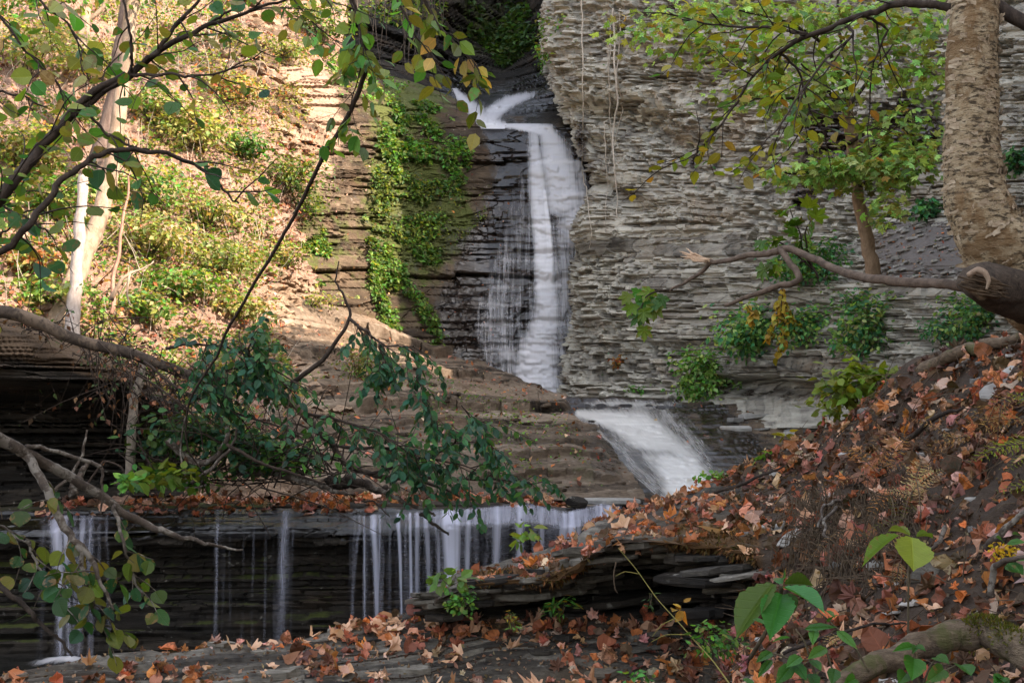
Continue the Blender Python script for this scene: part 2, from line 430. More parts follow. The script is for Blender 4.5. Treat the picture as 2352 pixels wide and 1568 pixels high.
def disp_terrace(S, k=0.85, low=0.15, lowsc=0.6, rough=0.05, seed=3, dip=0.0, mask=None, warp=0.3, bw=0.8, over=None):
    """bedding ledges: heights gather on the tops of the beds"""
    def f(G, N, u, v):
        x, y, z = xyz(G)
        zz = z + dip * x + warp * (fbm(x * .7, y * .7, 0 * z, seed, 4) - .5)
        i, fr = S.look(zz)
        t = S.b[i + 1] - S.b[i]
        new = S.b[i] + t * sstep(0.62, 0.98, fr)
        m = k if mask is None else k * mask(u, v)
        dz = (new - zz) * m
        n = low * (fbm(x * lowsc, y * lowsc, z * lowsc, seed + 5, 4) - .5) * 2 + rough * (fbm(x * 5, y * 5, z * 9, seed + 8, 4) - .5) * 2
        D = N * n[..., None]; D[..., 2] += dz
        o, tone = S.offset(zz, x + y * .3, bw)
        h = N.copy(); h[..., 2] = 0
        ov = 0.24 * t if over is None else over * (1 if mask is None else mask(u, v))
        D += h * (ov * (o - .3))[..., None]
        return D, tone
    return f

# ---- the cliff behind the main fall, from the sunlit corner to the right wall
net = [
 [(540,60,29.5),(730,100,30.5),(880,165,32),(1020,215,33),(1120,262,32.6),(1230,268,32.2),(1330,275,32),(1430,285,32)],
 [(560,130,27),(735,175,28),(885,225,29.2),(1025,262,30.4),(1115,285,30.6),(1205,290,30.3),(1315,292,30.0),(1430,300,30)],
 [(600,300,25.8),(740,330,26.8),(890,355,28.2),(1030,375,29.2),(1130,385,29.7),(1230,382,29.5),(1335,385,29.2),(1440,390,29.2)],
 [(640,480,25),(742,500,26),(890,520,27.5),(1030,540,28.5),(1120,545,28.9),(1240,545,28.6),(1345,545,28.4),(1440,550,28.4)],
 [(655,650,24.6),(755,680,25.4),(900,720,26.7),(1040,760,27.6),(1130,770,28),(1240,770,27.9),(1345,770,27.8),(1440,780,27.8)],
 [(670,780,24.3),(765,810,25.1),(910,860,26.3),(1050,900,27.0),(1140,950,27.3),(1240,950,27.4),(1345,950,27.4),(1440,960,27.4)]]
wetL = lambda u, v, G, N: np.maximum.reduce([
    pline(u, v, [(1150,300,45,1),(1190,380,60,1),(1180,500,80,1),(1110,700,110,1.1),(1130,850,120,1.2)]),
    pline(u, v, [(1290,290,90,1.2),(1290,600,110,1.2),(1270,900,130,1.3)]),
    0.5 * blob(u, v, 1080, 640, 90, 200), 0.35 * blob(u, v, 960, 500, 200, 300)])
mossL = lambda u, v, G, N: 0.75 * blob(u, v, 930, 480, 130, 300) + 0.55 * blob(u, v, 700, 560, 90, 170) + 0.55 * blob(u, v, 1040, 500, 70, 80) + 0.4 * blob(u, v, 950, 230, 150, 50)
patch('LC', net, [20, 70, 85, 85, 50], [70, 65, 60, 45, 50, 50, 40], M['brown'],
      disp_cliff(S_L, 0.24, 1.3, 0.18, 0.45, 5, lev=0.8, flake=.07), wetL, mossL, lambda u, v, G, N: 1.1 * blob(u, v, 690, 270, 100, 190) + .4 * blob(u, v, 1050, 290, 60, 20))  # pale corner blob: dry rock plus sunlight painted into its colour

# ---- dark head of the gorge above the fall
net = [
 [(620,-420,39),(850,-420,41),(1000,-420,44),(1080,-420,47),(1150,-420,49),(1230,-420,45),(1340,-420,37)],
 [(700,0,33.5),(850,0,35.5),(1000,0,38.5),(1080,10,43),(1150,10,46),(1230,10,42),(1330,10,34.5)],
 [(740,110,31.8),(860,130,33.2),(1000,140,35.8),(1080,150,40),(1150,150,42),(1230,150,39),(1320,150,34)],
 [(780,170,31),(890,195,32.2),(1035,200,34.5),(1090,212,35.5),(1160,214,36),(1235,212,35),(1325,212,33.4)],
 [(790,215,30.6),(900,245,31.2),(1060,250,32.6),(1112,272,32.2),(1165,274,32.4),(1240,262,32.8),(1325,262,32.5)],
 [(800,300,30.4),(900,310,30.8),(1060,296,31.0),(1112,292,30.9),(1165,294,31.0),(1242,292,31.2),(1325,296,31.4)]]
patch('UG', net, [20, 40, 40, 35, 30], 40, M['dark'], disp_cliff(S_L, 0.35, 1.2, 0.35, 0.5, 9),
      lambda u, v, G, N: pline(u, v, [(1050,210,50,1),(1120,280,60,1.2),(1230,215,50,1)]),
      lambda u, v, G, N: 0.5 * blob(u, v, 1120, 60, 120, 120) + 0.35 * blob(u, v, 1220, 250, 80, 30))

# ---- right-hand cliff
rows = [
 (-70, [(1262,38),(1278,34.5),(1285,29.6),(1400,28),(1600,25.8),(1800,24.1),(2000,22.7),(2150,21.8),(2400,20.2),(2700,18.5)]),
 (120, [(1255,37.5),(1262,34.3),(1268,29.2),(1400,27.6),(1600,25.5),(1800,23.9),(2000,22.5),(2150,21.6),(2400,20),(2700,18.3)]),
 (280, [(1262,37),(1288,34),(1305,28.7),(1400,27.6),(1600,25.5),(1800,23.8),(2000,22.3),(2150,21.5),(2400,19.9),(2700,18.2)]),
 (420, [(1200,35.5),(1310,33),(1362,27.9),(1430,27.0),(1600,25.1),(1800,23.5),(2000,22.1),(2150,21.3),(2400,19.7),(2700,18)]),
 (510, [(1200,35),(1300,32.5),(1330,27.6),(1430,26.6),(1600,24.8),(1800,23.2),(2000,21.9),(2150,21),(2400,19.4),(2700,17.8)]),
 (650, [(1200,34.5),(1296,32),(1328,27.3),(1430,26.3),(1600,24.5),(1800,22.8),(1980,21.2),(2150,19.6),(2400,17.8),(2700,16.4)]),
 (740, [(1200,34),(1296,32),(1336,27.2),(1430,26.1),(1600,24.3),(1800,22.5),(2000,20.9),(2150,19.3),(2400,17.5),(2700,16.2)]),
 (860, [(1200,34),(1282,31.5),(1318,26.9),(1430,25.8),(1600,24.2),(1800,22.3),(2000,20.6),(2150,19.0),(2400,17.2),(2700,16)]),
 (905, [(1200,34),(1275,31.5),(1308,26.6),(1430,25.3),(1600,23.9),(1800,22.6),(2000,20.8),(2150,19),(2400,17.1),(2700,15.9)]),
 (985, [(1200,34),(1275,31),(1308,26.3),(1430,24.8),(1600,23.2),(1800,21.4),(2000,20.2),(2150,18.8),(2400,17),(2700,15.8)])]
rim_k = [-2.0, -.45, -.25, .05, .33, .56, .85, 1.15, 1.45, 1.8, 2.1, 2.6, 3.3, 4.0]
shade_rim_z = [22, 19.6, 18.2, 16.3, 15.0, 13.2, 12.9, 13.1, 13.8, 18.3, 22.0, 24, 24, 24]  # rim heights shaped so the cast shadow edge falls across the left bank
def shade_rim_point(u, d):
    z = np.interp((27 - d) / 10, rim_k, shade_rim_z)
    p = P(u, 0, d); return np.array([p[0] + .3, d + .2, z])
net = [[shade_rim_point(u, d) for u, d in rows[0][1]]] + [[(u, v, d) for u, d in r] for v, r in rows]
_rc = disp_cliff(S_R, 0.20, 0.40, 0.26, 0.5, 15, lev=0.85, wv=.06, flake=.22)
def disp_right(G, N, u, v):
    D, tone = _rc(G, N, u, v)
    # brown recess under the overhanging upper beds, low undercut by the stream, projecting mid beds
    e = -0.38 * pline(u, v, [(1330,250,22,1),(1420,270,30,1),(1480,290,38,1),(1540,330,30,1),(1600,330,20,.4)]) \
        + 0.16 * pline(u, v, [(1310,150,60,.5),(1480,205,45,1),(1600,260,50,1)]) \
        - 0.30 * pline(u, v, [(1370,420,14,1),(1450,470,25,.9),(1500,480,16,.5)]) \
        + 0.30 * blob(u, v, 1390, 540, 70, 30) + 0.25 * blob(u, v, 1440, 740, 90, 90) \
        - 0.55 * pline(u, v, [(1620,880,14,1),(1750,885,20,1),(1950,890,16,1)]) - 0.25 * blob(u, v, 1560, 800, 90, 16)
    scree = sstep(0, 40, v - 490) * sstep(0, 60, 650 - v) * sstep(1950, 2060, u)
    D = D * (1 - 0.8 * scree)[..., None]
    h = N.copy(); h[..., 2] *= .2
    return D + h * e[..., None], tone
patch('RC', net, [60, 60, 60, 55, 40, 60, 40, 55, 24, 24], [14, 46, 55, 90, 85, 80, 65, 65, 50], M['cliff'], disp_right,
      lambda u, v, G, N: 0.85 * pline(u, v, [(1850,230,60,.5),(1900,330,50,.8),(1830,470,30,.7)]) + 0.7 * pline(u, v, [(1640,290,16,.9),(1590,380,14,.9)]) + 0.62 * blob(u, v, 2080, 330, 190, 170) + .5 * pline(u, v, [(1600,900,20,1),(1950,910,26,1)]) + .6 * blob(u, v, 1335, 330, 26, 60),
      lambda u, v, G, N: 0.35 * blob(u, v, 1250, 120, 40, 130) + 0.3 * blob(u, v, 1340, 350, 30, 60),
      lambda u, v, G, N: 0.95 * sstep(0, 30, v - 495) * sstep(0, 20, 650 - v) * sstep(1960, 2060, u) + 0.5 * pline(u, v, [(1330,330,24,.9),(1345,390,24,.9),(1460,285,30,.7)]) + .35 * blob(u, v, 1480, 440, 160, 60))

# ---- rock ramp with the sliding cascade
net = [
 [(1120,932,28.8),(1300,930,28.8),(1500,930,28.2),(1700,936,26.5),(1850,945,25),(2060,955,23)],
 [(1190,927,25),(1300,914,24.4),(1560,916,24.1),(1740,932,23.2),(1850,950,22.4),(2060,965,21.5)],
 [(1215,955,23),(1325,938,23.2),(1590,945,23),(1760,962,22.2),(1860,975,21.6),(2060,985,20.7)],
 [(1300,1010,21),(1400,1000,21),(1625,1000,20.9),(1790,1015,20.6),(1870,1020,20.4),(2060,1030,19.6)],
 [(1360,1075,19.2),(1460,1075,19.2),(1680,1075,19),(1810,1075,18.9),(1880,1078,18.8),(2060,1085,18.4)],
 [(1420,1145,17.3),(1520,1148,17.3),(1720,1150,17.1),(1830,1152,17),(1900,1155,17),(2060,1165,16.8)],
 [(1430,1260,16.8),(1530,1260,16.8),(1730,1260,16.6),(1840,1260,16.5),(1910,1265,16.5),(2060,1280,16.4)]]
patch('CS', net, [24, 22, 40, 40, 40, 14], [45, 90, 60, 45, 45], M['brown'],
      disp_terrace(S_F, 0.85, 0.10, 0.7, 0.03, 21, warp=.12, over=.06),
      lambda u, v, G, N: np.maximum(pline(u, v, [(1420,925,130,1.2),(1480,1000,120,1.2),(1560,1100,120,1.3)]), pline(u, v, [(1640,960,60,.8),(1740,1070,60,.9)])) + .5 * blob(u, v, 1400, 1060, 60, 60),
      lambda u, v, G, N: 0.3 * blob(u, v, 1800, 1040, 70, 60))

# ---- sunlit left bank down to the foot of the ramp
net = [
 [(-700,-600,23),(0,-560,27),(330,-480,32),(650,-380,37),(820,-250,41)],
 [(-700,-100,20),(0,-60,24),(320,-40,27.5),(590,0,28.6),(790,90,30.6)],
 [(-700,200,17.6),(0,220,20.6),(300,230,23.5),(560,250,24.7),(730,330,27.0)],
 [(-700,480,15.2),(0,500,18),(300,500,20.4),(580,520,23.1),(750,600,26.2)],
 [(-700,690,13.9),(0,690,16),(300,700,18.2),(600,690,21.4),(920,800,27.3)],
 [(-700,860,13.4),(0,850,15.4),(300,880,16.9),(660,850,19.8),(1210,905,27.4)],
 [(-700,1010,13.2),(0,1000,15.1),(300,1020,15.9),(740,980,18),(1345,945,24.3)],
 [(-700,1150,13),(0,1135,15),(300,1132,15.3),(800,1080,16.6),(1400,1060,19.6)],
 [(-700,1190,12.5),(0,1175,14.5),(300,1172,14.6),(820,1150,15.6),(1450,1160,17.1)]]
rockm = lambda u, v: np.clip(pline(u, v, [(560,20,110,1),(660,180,80,1),(700,330,80,1),(700,420,40,.9)]) + pline(u, v, [(660,700,120,.9),(800,850,140,1),(1100,960,160,1),(1300,1060,160,1)]) + pline(u, v, [(420,1060,150,.9),(760,1060,150,.9)]) + .9 * blob(u, v, 520, 130, 120, 60), 0.25, 1)
def soilB(u, v, G, N):
    return 1.0 - 1.35 * np.clip(rockm(u, v) - .25, 0, 1)
patch('LB', net, [12, 60, 65, 65, 70, 80, 80, 40], [60, 120, 140, 220], M['bank'],
      disp_terrace(S_M, 0.95, 0.26, 0.55, 0.15, 31, dip=0.05, mask=rockm, warp=.18, over=.22, bw=1.2),
      lambda u, v, G, N: 0.35 * blob(u, v, 1380, 1080, 80, 60) + .25 * blob(u, v, 1200, 1080, 200, 60), lambda u, v, G, N: 0.3 * blob(u, v, 1300, 1090, 150, 40), soilB, oname='bank')

# ---- bare shale ramp below the cliff, in slabs with undercut edges
net = [
 [(540,640,22.0),(700,700,23.8),(860,760,26.2),(1000,812,28.3)],
 [(560,740,20.6),(760,790,23),(980,832,26),(1175,872,28.3)],
 [(590,850,19.2),(820,870,21.6),(1060,892,24.6),(1270,918,27)],
 [(620,960,17.8),(880,965,19.6),(1120,952,22.2),(1335,945,24.2)],
 [(660,1050,16.4),(920,1045,17.8),(1180,1022,19.6),(1390,1020,21.0)],
 [(690,1110,15.7),(940,1105,16.4),(1220,1095,17.3),(1440,1090,18.4)],
 [(690,1160,15.2),(940,1160,15.6),(1240,1162,16.2),(1485,1172,17.0)]]
net = [[P(*q) + np.array([0, 0, .10]) for q in r] for r in net]
RAMP_LEDGES = [([(760,740),(893,785),(1000,812),(1123,838),(1180,850)], .30), ([(840,850),(960,868),(1080,872),(1190,893)], .16), ([(820,952),(930,940),(1100,950),(1303,943)], .26), ([(600,800),(700,822),(800,812)], .22), ([(700,905),(800,898),(900,915)], .14), ([(1000,1010),(1150,1002),(1330,1000)], .10), ([(860,1066),(1050,1056),(1240,1062),(1390,1056)], .15), ([(1100,1098),(1300,1092),(1420,1104)], .12), ([(900,985),(1040,978),(1180,982)], .10), ([(1080,1030),(1220,1026),(1370,1034)], .10), ([(760,1084),(900,1088),(1060,1082)], .10), ([(1000,905),(1120,908),(1240,922)], .10), ([(700,950),(800,945),(880,952)], .10), ([(640,1005),(760,1020),(900,1012)], .16)]
def disp_ramp(G, N, u, v):
    x, y, z = xyz(G)
    wob = 9 * (fbm(x * 1.6, y * .4, 0 * z, 91, 3) - .5) * 2
    n = .10 * (fbm(x * .6, y * .6, z, 92, 4) - .5) * 2 + .035 * (fbm(x * 4, y * 4, z * 22, 93, 4) - .5) * 2 + .06 * (fbm(x * 1.5, y * 3, z * 9, 94, 3) - .5)
    D = N * n[..., None]
    for L, hgt in RAMP_LEDGES:
        lu = [q[0] for q in L]; lv = [q[1] for q in L]
        ln = np.interp(u, lu, lv) + wob + 3 * np.sign(fbm(x * 3.1, 0 * y, 0 * z, int(lu[0]), 2) - .5)
        inr = sstep(lu[0] - 12, lu[0] + 25, u) * sstep(lu[-1] + 12, lu[-1] - 10, u)
        up_ = sstep(1.5, -1.5, v - ln) * np.exp(-np.clip(ln - v, 0, 400) / 45)
        gap = np.exp(-((v - ln - 7) / 6.0) ** 2)
        brk = .35 + .9 * fbm(x * 1.1, 0 * y, 0 * z, int(lv[0]), 3)
        D[..., 2] += inr * hgt * .7 * brk * up_
        D[..., 1] += inr * (-.30 * hgt * up_ + 1.1 * hgt * gap) * brk
    o, tone = S_M.offset(z * 1.0 + .05 * x, x, 1.5)
    return D, tone
patch('RP', net, [50, 60, 60, 60, 50, 40], [80, 110, 100], M['ramp'], disp_ramp,
      lambda u, v, G, N: .55 * blob(u, v, 1400, 1060, 70, 60) + .35 * blob(u, v, 1380, 980, 50, 40), lambda u, v, G, N: 0.36 * blob(u, v, 1280, 1080, 190, 50) + .2 * blob(u, v, 900, 950, 200, 90), lambda u, v, G, N: .25 * blob(u, v, 720, 850, 120, 90), oname='rock_ramp')

# ---- dark undercut outcrop at the left
net = [
 [(-420,620,15.5),(-100,670,15.5),(60,730,15.6),(200,800,15.6),(300,850,15.7),(420,930,15.9)],
 [(-420,690,13.3),(-100,720,13.3),(60,765,13.4),(190,830,13.8),(290,870,14.3),(420,960,15.2)],
 [(-420,800,12.9),(-100,830,12.9),(60,850,13.0),(180,880,13.6),(280,895,14.2),(420,985,15.1)],
 [(-420,860,13.2),(-100,880,13.2),(60,885,13.3),(180,905,13.9),(280,920,14.5),(420,1000,15.3)],
 [(-420,900,14.3),(-100,920,14.3),(60,925,14.5),(180,945,14.7),(280,960,15.0),(420,1030,15.5)],
 [(-420,1020,14.4),(-100,1040,14.4),(60,1045,14.6),(180,1050,14.8),(280,1060,15.1),(420,1080,15.4)],
 [(-420,1180,13.8),(-100,1180,14),(60,1170,14.2),(180,1170,14.4),(280,1170,14.7),(420,1160,15)]]
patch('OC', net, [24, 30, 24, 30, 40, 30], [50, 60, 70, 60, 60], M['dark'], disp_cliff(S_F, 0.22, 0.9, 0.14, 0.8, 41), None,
      lambda u, v, G, N: 0.3 * blob(u, v, 80, 780, 160, 60) * (N[..., 2] > 0.1), lambda u, v, G, N: 0.9 * sstep(840, 790, v - .25 * u * (u > 0)), oname='rock_outcrop')

# ---- the ledge of the lower fall
cols = [-700, -200, 100, 300, 500, 700, 820, 950, 1080, 1200, 1320, 1420, 1560]
def lip(u):
    return np.interp(u, [-700,80,300,480,700,820,940,1100,1220,1300,1420,1600], [1222,1222,1222,1208,1212,1222,1216,1206,1196,1215,1186,1176])
def lipd(u):
    return np.interp(u, [-700,80,300,820,1100,1300,1420,1600], [13.3,13.6,13.8,13.9,14.0,14.1,14.5,15])
def zat(z, d): return 960 - (z - CAMZ) / d * FPX   # bearing row of height z at distance d
def lrow(f): return [f(c) for c in cols]
net = [
 lrow(lambda c: (c, zat(2.02 - .2 * (c > 1250), 16.6), 16.6)),
 lrow(lambda c: (c, zat(2.03 - .1 * (c > 1250), lipd(c) + .75), lipd(c) + .75)),
 lrow(lambda c: (c, zat(1.99, lipd(c) + .52), lipd(c) + .52)),
 lrow(lambda c: (c, (lip(c) + 1168) / 2, lipd(c) + .26)),
 lrow(lambda c: (c, lip(c), lipd(c))),
 lrow(lambda c: (c, lip(c) + 22, lipd(c) + .05)),
 lrow(lambda c: (c, lip(c) + 44, lipd(c) + .38)),
 lrow(lambda c: (c, lip(c) + 130, lipd(c) + .48)),
 lrow(lambda c: (c, zat(0.9, lipd(c) + .4), lipd(c) + .4)),
 lrow(lambda c: (c, zat(0.1, lipd(c) + .25), lipd(c) + .25)),
 lrow(lambda c: (c, zat(-.5, lipd(c) + .1), lipd(c) + .1))]
def disp_ledge(G, N, u, v):
    x, y, z = xyz(G)
    zz = z + .05 * (fbm(x * .6, y * .6, 0 * z, 51, 3) - .5)
    o, tone = S_F.offset(zz, x, 0.8)
    face = sstep(0, 0.25, 1.9 - z)
    d = (0.16 * face + 0.02) * (o - .3) + 0.09 * (fbm(x * .8, y * .8, z * .8, 52, 4) - .5) + 0.03 * (fbm(x * 5, y * 5, z * 12, 53, 3) - .5)
    return d, tone
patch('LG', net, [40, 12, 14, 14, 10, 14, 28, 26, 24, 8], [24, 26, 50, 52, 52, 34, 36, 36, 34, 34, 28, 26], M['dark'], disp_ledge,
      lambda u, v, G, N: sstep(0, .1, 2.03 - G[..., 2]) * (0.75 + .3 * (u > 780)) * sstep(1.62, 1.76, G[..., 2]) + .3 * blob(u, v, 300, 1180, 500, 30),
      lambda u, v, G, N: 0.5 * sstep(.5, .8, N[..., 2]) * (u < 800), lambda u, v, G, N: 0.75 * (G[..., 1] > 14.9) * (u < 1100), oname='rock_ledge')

# ---- foreground slab
cols = [-900, -200, 60, 300, 650, 950, 1200, 1500, 1800]
far = [(1560,6.6),(1548,6.8),(1528,7.0),(1492,7.2),(1464,7.5),(1402,8.1),(1398,8.3),(1398,8.2),(1420,7.8)]
zf = [CAMZ - (v - 960) / FPX * d for v, d in far]
net = [
 [(c, zat(-.3, d + .9), d + .9) for c, (v, d) in zip(cols, far)],
 [(c, zat(z - .35, d + .25), d + .25) for c, (v, d), z in zip(cols, far, zf)],
 [(c, v, d) for c, (v, d) in zip(cols, far)],
 [(c, zat(z - .12, d * .94), d * .94) for c, (v, d), z in zip(cols, far, zf)],
 [(c, zat(z - .28, d * .86), d * .86) for c, (v, d), z in zip(cols, far, zf)],
 [(c, zat(z - .46, d * .75), d * .75) for c, (v, d), z in zip(cols, far, zf)],
 [(c * 1.05, zat(z - .60, d * .6), d * .6) for c, (v, d), z in zip(cols, far, zf)],
 [(c * 1.4, zat(1.2, 2.0), 2.0) for c, (v, d), z in zip(cols, far, zf)],
 [(c * 4, zat(1.1, 0.7), 0.7) for c, (v, d), z in zip(cols, far, zf)]]
patch('FS', net, [12, 24, 90, 90, 80, 50, 30, 10], [30, 50, 80, 120, 110, 90, 100, 90], M['near'],
      disp_terrace(S_T, 0.92, 0.07, 0.9, 0.012, 61, warp=.20, bw=.5, over=.05), None,
      lambda u, v, G, N: 0.4 * blob(u, v, 1150, 1440, 200, 40), lambda u, v, G, N: 0.45 * blob(u, v, 1350, 1440, 250, 50) + .75 * sstep(.75, .4, N[..., 2]), oname='rock_slab')  # steep riser faces darkened: shade of the undercut gaps painted in

# ---- right-hand bank with its mossy overhang
net = [
 [(930,1480,9.6),(1070,1450,10),(1240,1400,10.6),(1420,1320,11.4),(1600,1260,12),(1790,1180,12),(1940,1120,11.5),(2090,1010,10.5),(2360,930,9.3),(2750,800,8),(3300,500,6.5),(4200,100,5.2)],
 [(955,1362,8.1),(1080,1312,8.5),(1250,1268,9.0),(1440,1184,9.7),(1620,1118,10),(1800,1034,9.7),(1950,955,9.1),(2100,845,8.3),(2360,772,7.1),(2750,660,5.9),(3300,420,5),(4200,0,4.2)],
 [(975,1362,7.85),(1095,1312,8.1),(1275,1278,8.3),(1465,1190,8.6),(1655,1160,8.6),(1845,1108,8.4),(1995,1040,7.6),(2145,960,6.9),(2370,885,6.0),(2750,800,5),(3300,600,4.3),(4200,300,3.6)],
 [(995,1372,7.6),(1105,1332,7.6),(1270,1318,7.5),(1430,1232,7.3),(1605,1240,7.2),(1800,1220,6.9),(1980,1165,6.3),(2150,1095,5.8),(2375,1030,5.1),(2750,980,4.2),(3300,850,3.6),(4200,700,3)],
 [(1000,1384,7.6),(1108,1350,7.65),(1270,1340,7.6),(1430,1256,7.45),(1605,1268,7.3),(1790,1280,6.6),(1975,1235,5.9),(2150,1175,5.3),(2375,1120,4.75),(2750,1100,3.9),(3300,1000,3.3),(4200,900,2.7)],
 [(1004,1396,7.8),(1112,1372,8.4),(1270,1362,8.7),(1430,1290,8.9),(1605,1300,8.6),(1765,1345,6.5),(1960,1310,5.6),(2150,1255,5.0),(2375,1205,4.45),(2750,1200,3.6),(3300,1150,3.0),(4200,1100,2.4)],
 [(1008,1415,7.8),(1114,1405,8.5),(1270,1408,8.8),(1430,1408,8.9),(1605,1412,8.5),(1765,1435,5.95),(1955,1430,5.0),(2150,1400,4.45),(2375,1370,4.0),(2750,1400,3.2),(3300,1400,2.6),(4200,1400,2.1)],
 [(1010,1500,7.5),(1116,1505,7.7),(1270,1600,7.3),(1430,1680,6.7),(1605,1720,6.1),(1765,1545,5.1),(1950,1565,4.35),(2150,1565,3.9),(2380,1565,3.45),(2750,1620,2.8),(3300,1700,2.2),(4200,1750,1.8)],
 [(1000,1900,6.0),(1110,1900,5.8),(1270,2100,5.4),(1430,2150,5.0),(1605,2150,4.5),(1765,1800,4.0),(1950,1820,3.5),(2150,1830,3.1),(2380,1850,2.75),(2800,1950,2.2),(3400,2100,1.8),(4400,2300,1.4)]]
def disp_bank(G, N, u, v):
    x, y, z = xyz(G)
    zz = z - .10 * x + .10 * (fbm(x, y, 0 * z, 71, 3) - .5)
    i, fr = S_F.look(zz); t = S_F.b[i + 1] - S_F.b[i]
    rk = np.clip(sstep(1800, 1650, u) + 0.25, 0, 1)
    o, tone = S_F.offset(zz, x + y, .35)
    n = 0.10 * (fbm(x * 1.6, y * 1.6, z * 1.6, 72, 4) - .5) * 2 + 0.035 * (fbm(x * 7, y * 7, z * 7, 73, 4) - .5) * 2
    D = N * (n * (1 - .4 * rk))[..., None]
    D[..., 2] += (S_F.b[i] + t * sstep(.6, .98, fr) - zz) * .8 * rk * sstep(.1, .5, N[..., 2])
    h = N.copy(); h[..., 2] *= .2
    D += h * (0.13 * rk * (o - .3) * sstep(.75, .3, N[..., 2]))[..., None]
    return D, tone
patch('RB', net, [14, 55, 55, 26, 26, 40, 60, 26], [45, 60, 65, 70, 70, 65, 65, 80, 70, 30, 14], M['near'], disp_bank, None,
      lambda u, v, G, N: 1.0 * pline(u, v, [(1090,1330,26,.8),(1260,1320,30,1),(1430,1290,24,.6),(1560,1230,40,1),(1700,1230,50,1),(1720,1330,40,1),(1760,1380,30,.9)]) + .8 * blob(u, v, 2140, 850, 50, 40),
      lambda u, v, G, N: 0.9 * sstep(1650, 1850, u) + 0.5 + .5 * (sstep(.6, .3, N[..., 2]) - .5), oname='bank')

# broken shale plates stacked along the lip and the ends of the overhang
def plates(items, seed, mat):
    r = np.random.default_rng(seed); V, F, T, k, tn = [], [], [], 0, []
    for (u, v, d, rad, th) in items:
        p = P(u, v, d); n = 11; a = np.linspace(0, 6.283, n, endpoint=False) + r.normal(0, .16, n); rr = rad * r.uniform(.65, 1.15, n)
        tl = r.normal(0, .05, 2) + np.array([.08, -.05])
        for s_, h in ((.90, -.5), (1.0, -.25), (.985, .5), (.5, .62)):
            ox, oy = rr * np.cos(a) * s_, rr * np.sin(a) * s_ * .75
            V.append(np.stack([p[0] + ox, p[1] + oy, p[2] + h * th + ox * tl[0] + oy * tl[1] + r.normal(0, .004, n)], -1))
        for q in range(3):
            i = np.arange(n) + k + q * n; j = np.roll(np.arange(n), -1) + k + q * n
            F.append(np.stack([i, j, j + n, i + n], -1))
        V.append(np.array([[p[0], p[1], p[2] + th * .62], [p[0], p[1], p[2] - th * .5]])); i = np.arange(n); j = np.roll(i, -1)
        T.append(np.stack([k + 3 * n + i, k + 3 * n + j, np.full(n, k + 4 * n)], -1)); T.append(np.stack([k + j, k + i, np.full(n, k + 4 * n + 1)], -1))
        tn.append(np.full(4 * n + 2, r.random())); k += 4 * n + 2
    V = np.concatenate(V); m = len(V); z0 = np.zeros(m)
    o = mesh_obj('rock_outcrop', V, [np.concatenate(F), np.concatenate(T)], mat, attrs={'tone': np.concatenate(tn), 'wet': z0, 'moss': z0 + .25 * (fbm(V[:, 0] * 2, V[:, 1] * 2, V[:, 2], 5, 3) > .5), 'soil': z0 + .2}, smooth=False)
    return tag(o, kind='structure')
r = np.random.default_rng(55); it = []
lipu = [960, 1000, 1105, 1270, 1430, 1605, 1740]; lipv = [1372, 1382, 1345, 1332, 1250, 1262, 1330]; lipD = [7.8, 7.65, 7.68, 7.62, 7.45, 7.3, 6.7]
for u in np.arange(1015, 1745, 15):
    for q in range(3): it.append((u + r.uniform(-12, 12), np.interp(u, lipu, lipv) + r.uniform(-16, 14) + q * 12, np.interp(u, lipu, lipD) + r.uniform(.0, .30) + q * .16, r.uniform(.10, .30), r.uniform(.014, .05)))
plates(it, 3, M['near']); it = []
for q in range(22): it.append((r.uniform(1600, 1760), r.uniform(1280, 1420), r.uniform(6.9, 7.6), r.uniform(.10, .26), r.uniform(.02, .05)))
for q in range(14): it.append((r.uniform(1000, 1110), r.uniform(1362, 1425), r.uniform(7.6, 8.2), r.uniform(.08, .16), r.uniform(.02, .05)))
for q in range(60): it.append((r.uniform(1080, 1620), r.uniform(1300, 1410), r.uniform(8.2, 8.9), r.uniform(.15, .4), r.uniform(.02, .06)))
plates(it, 4, M['dark'])  # plates in the hollow darkened: shade under the overhang painted in

# ---- ground under everything, still pool, hills that close the gorge (the right one shaped to cast shade)
gn = [[np.array([x, y, -0.4 - .02 * abs(x) * 0]) for x in np.linspace(-200, 200, 9)] for y in np.linspace(-150, 300, 9)]
patch('GR', gn, 4, 4, M['dark'], lambda G, N, u, v: (0.0 * u, 0.5 + 0 * u), oname='ground')
yy = np.linspace(6.5, 14.6, 30); xx = np.linspace(-9, 3, 60)
X, Y = np.meshgrid(xx, yy)
Vp = np.stack([X, Y, 0.46 + 0 * X], -1).reshape(-1, 3)
tag(mesh_obj('water', Vp, [grid_faces(30, 60)], M['pool']), kind='structure')

SUN = np.array([0.70, -0.33, 0.63]); SUN /= np.linalg.norm(SUN)
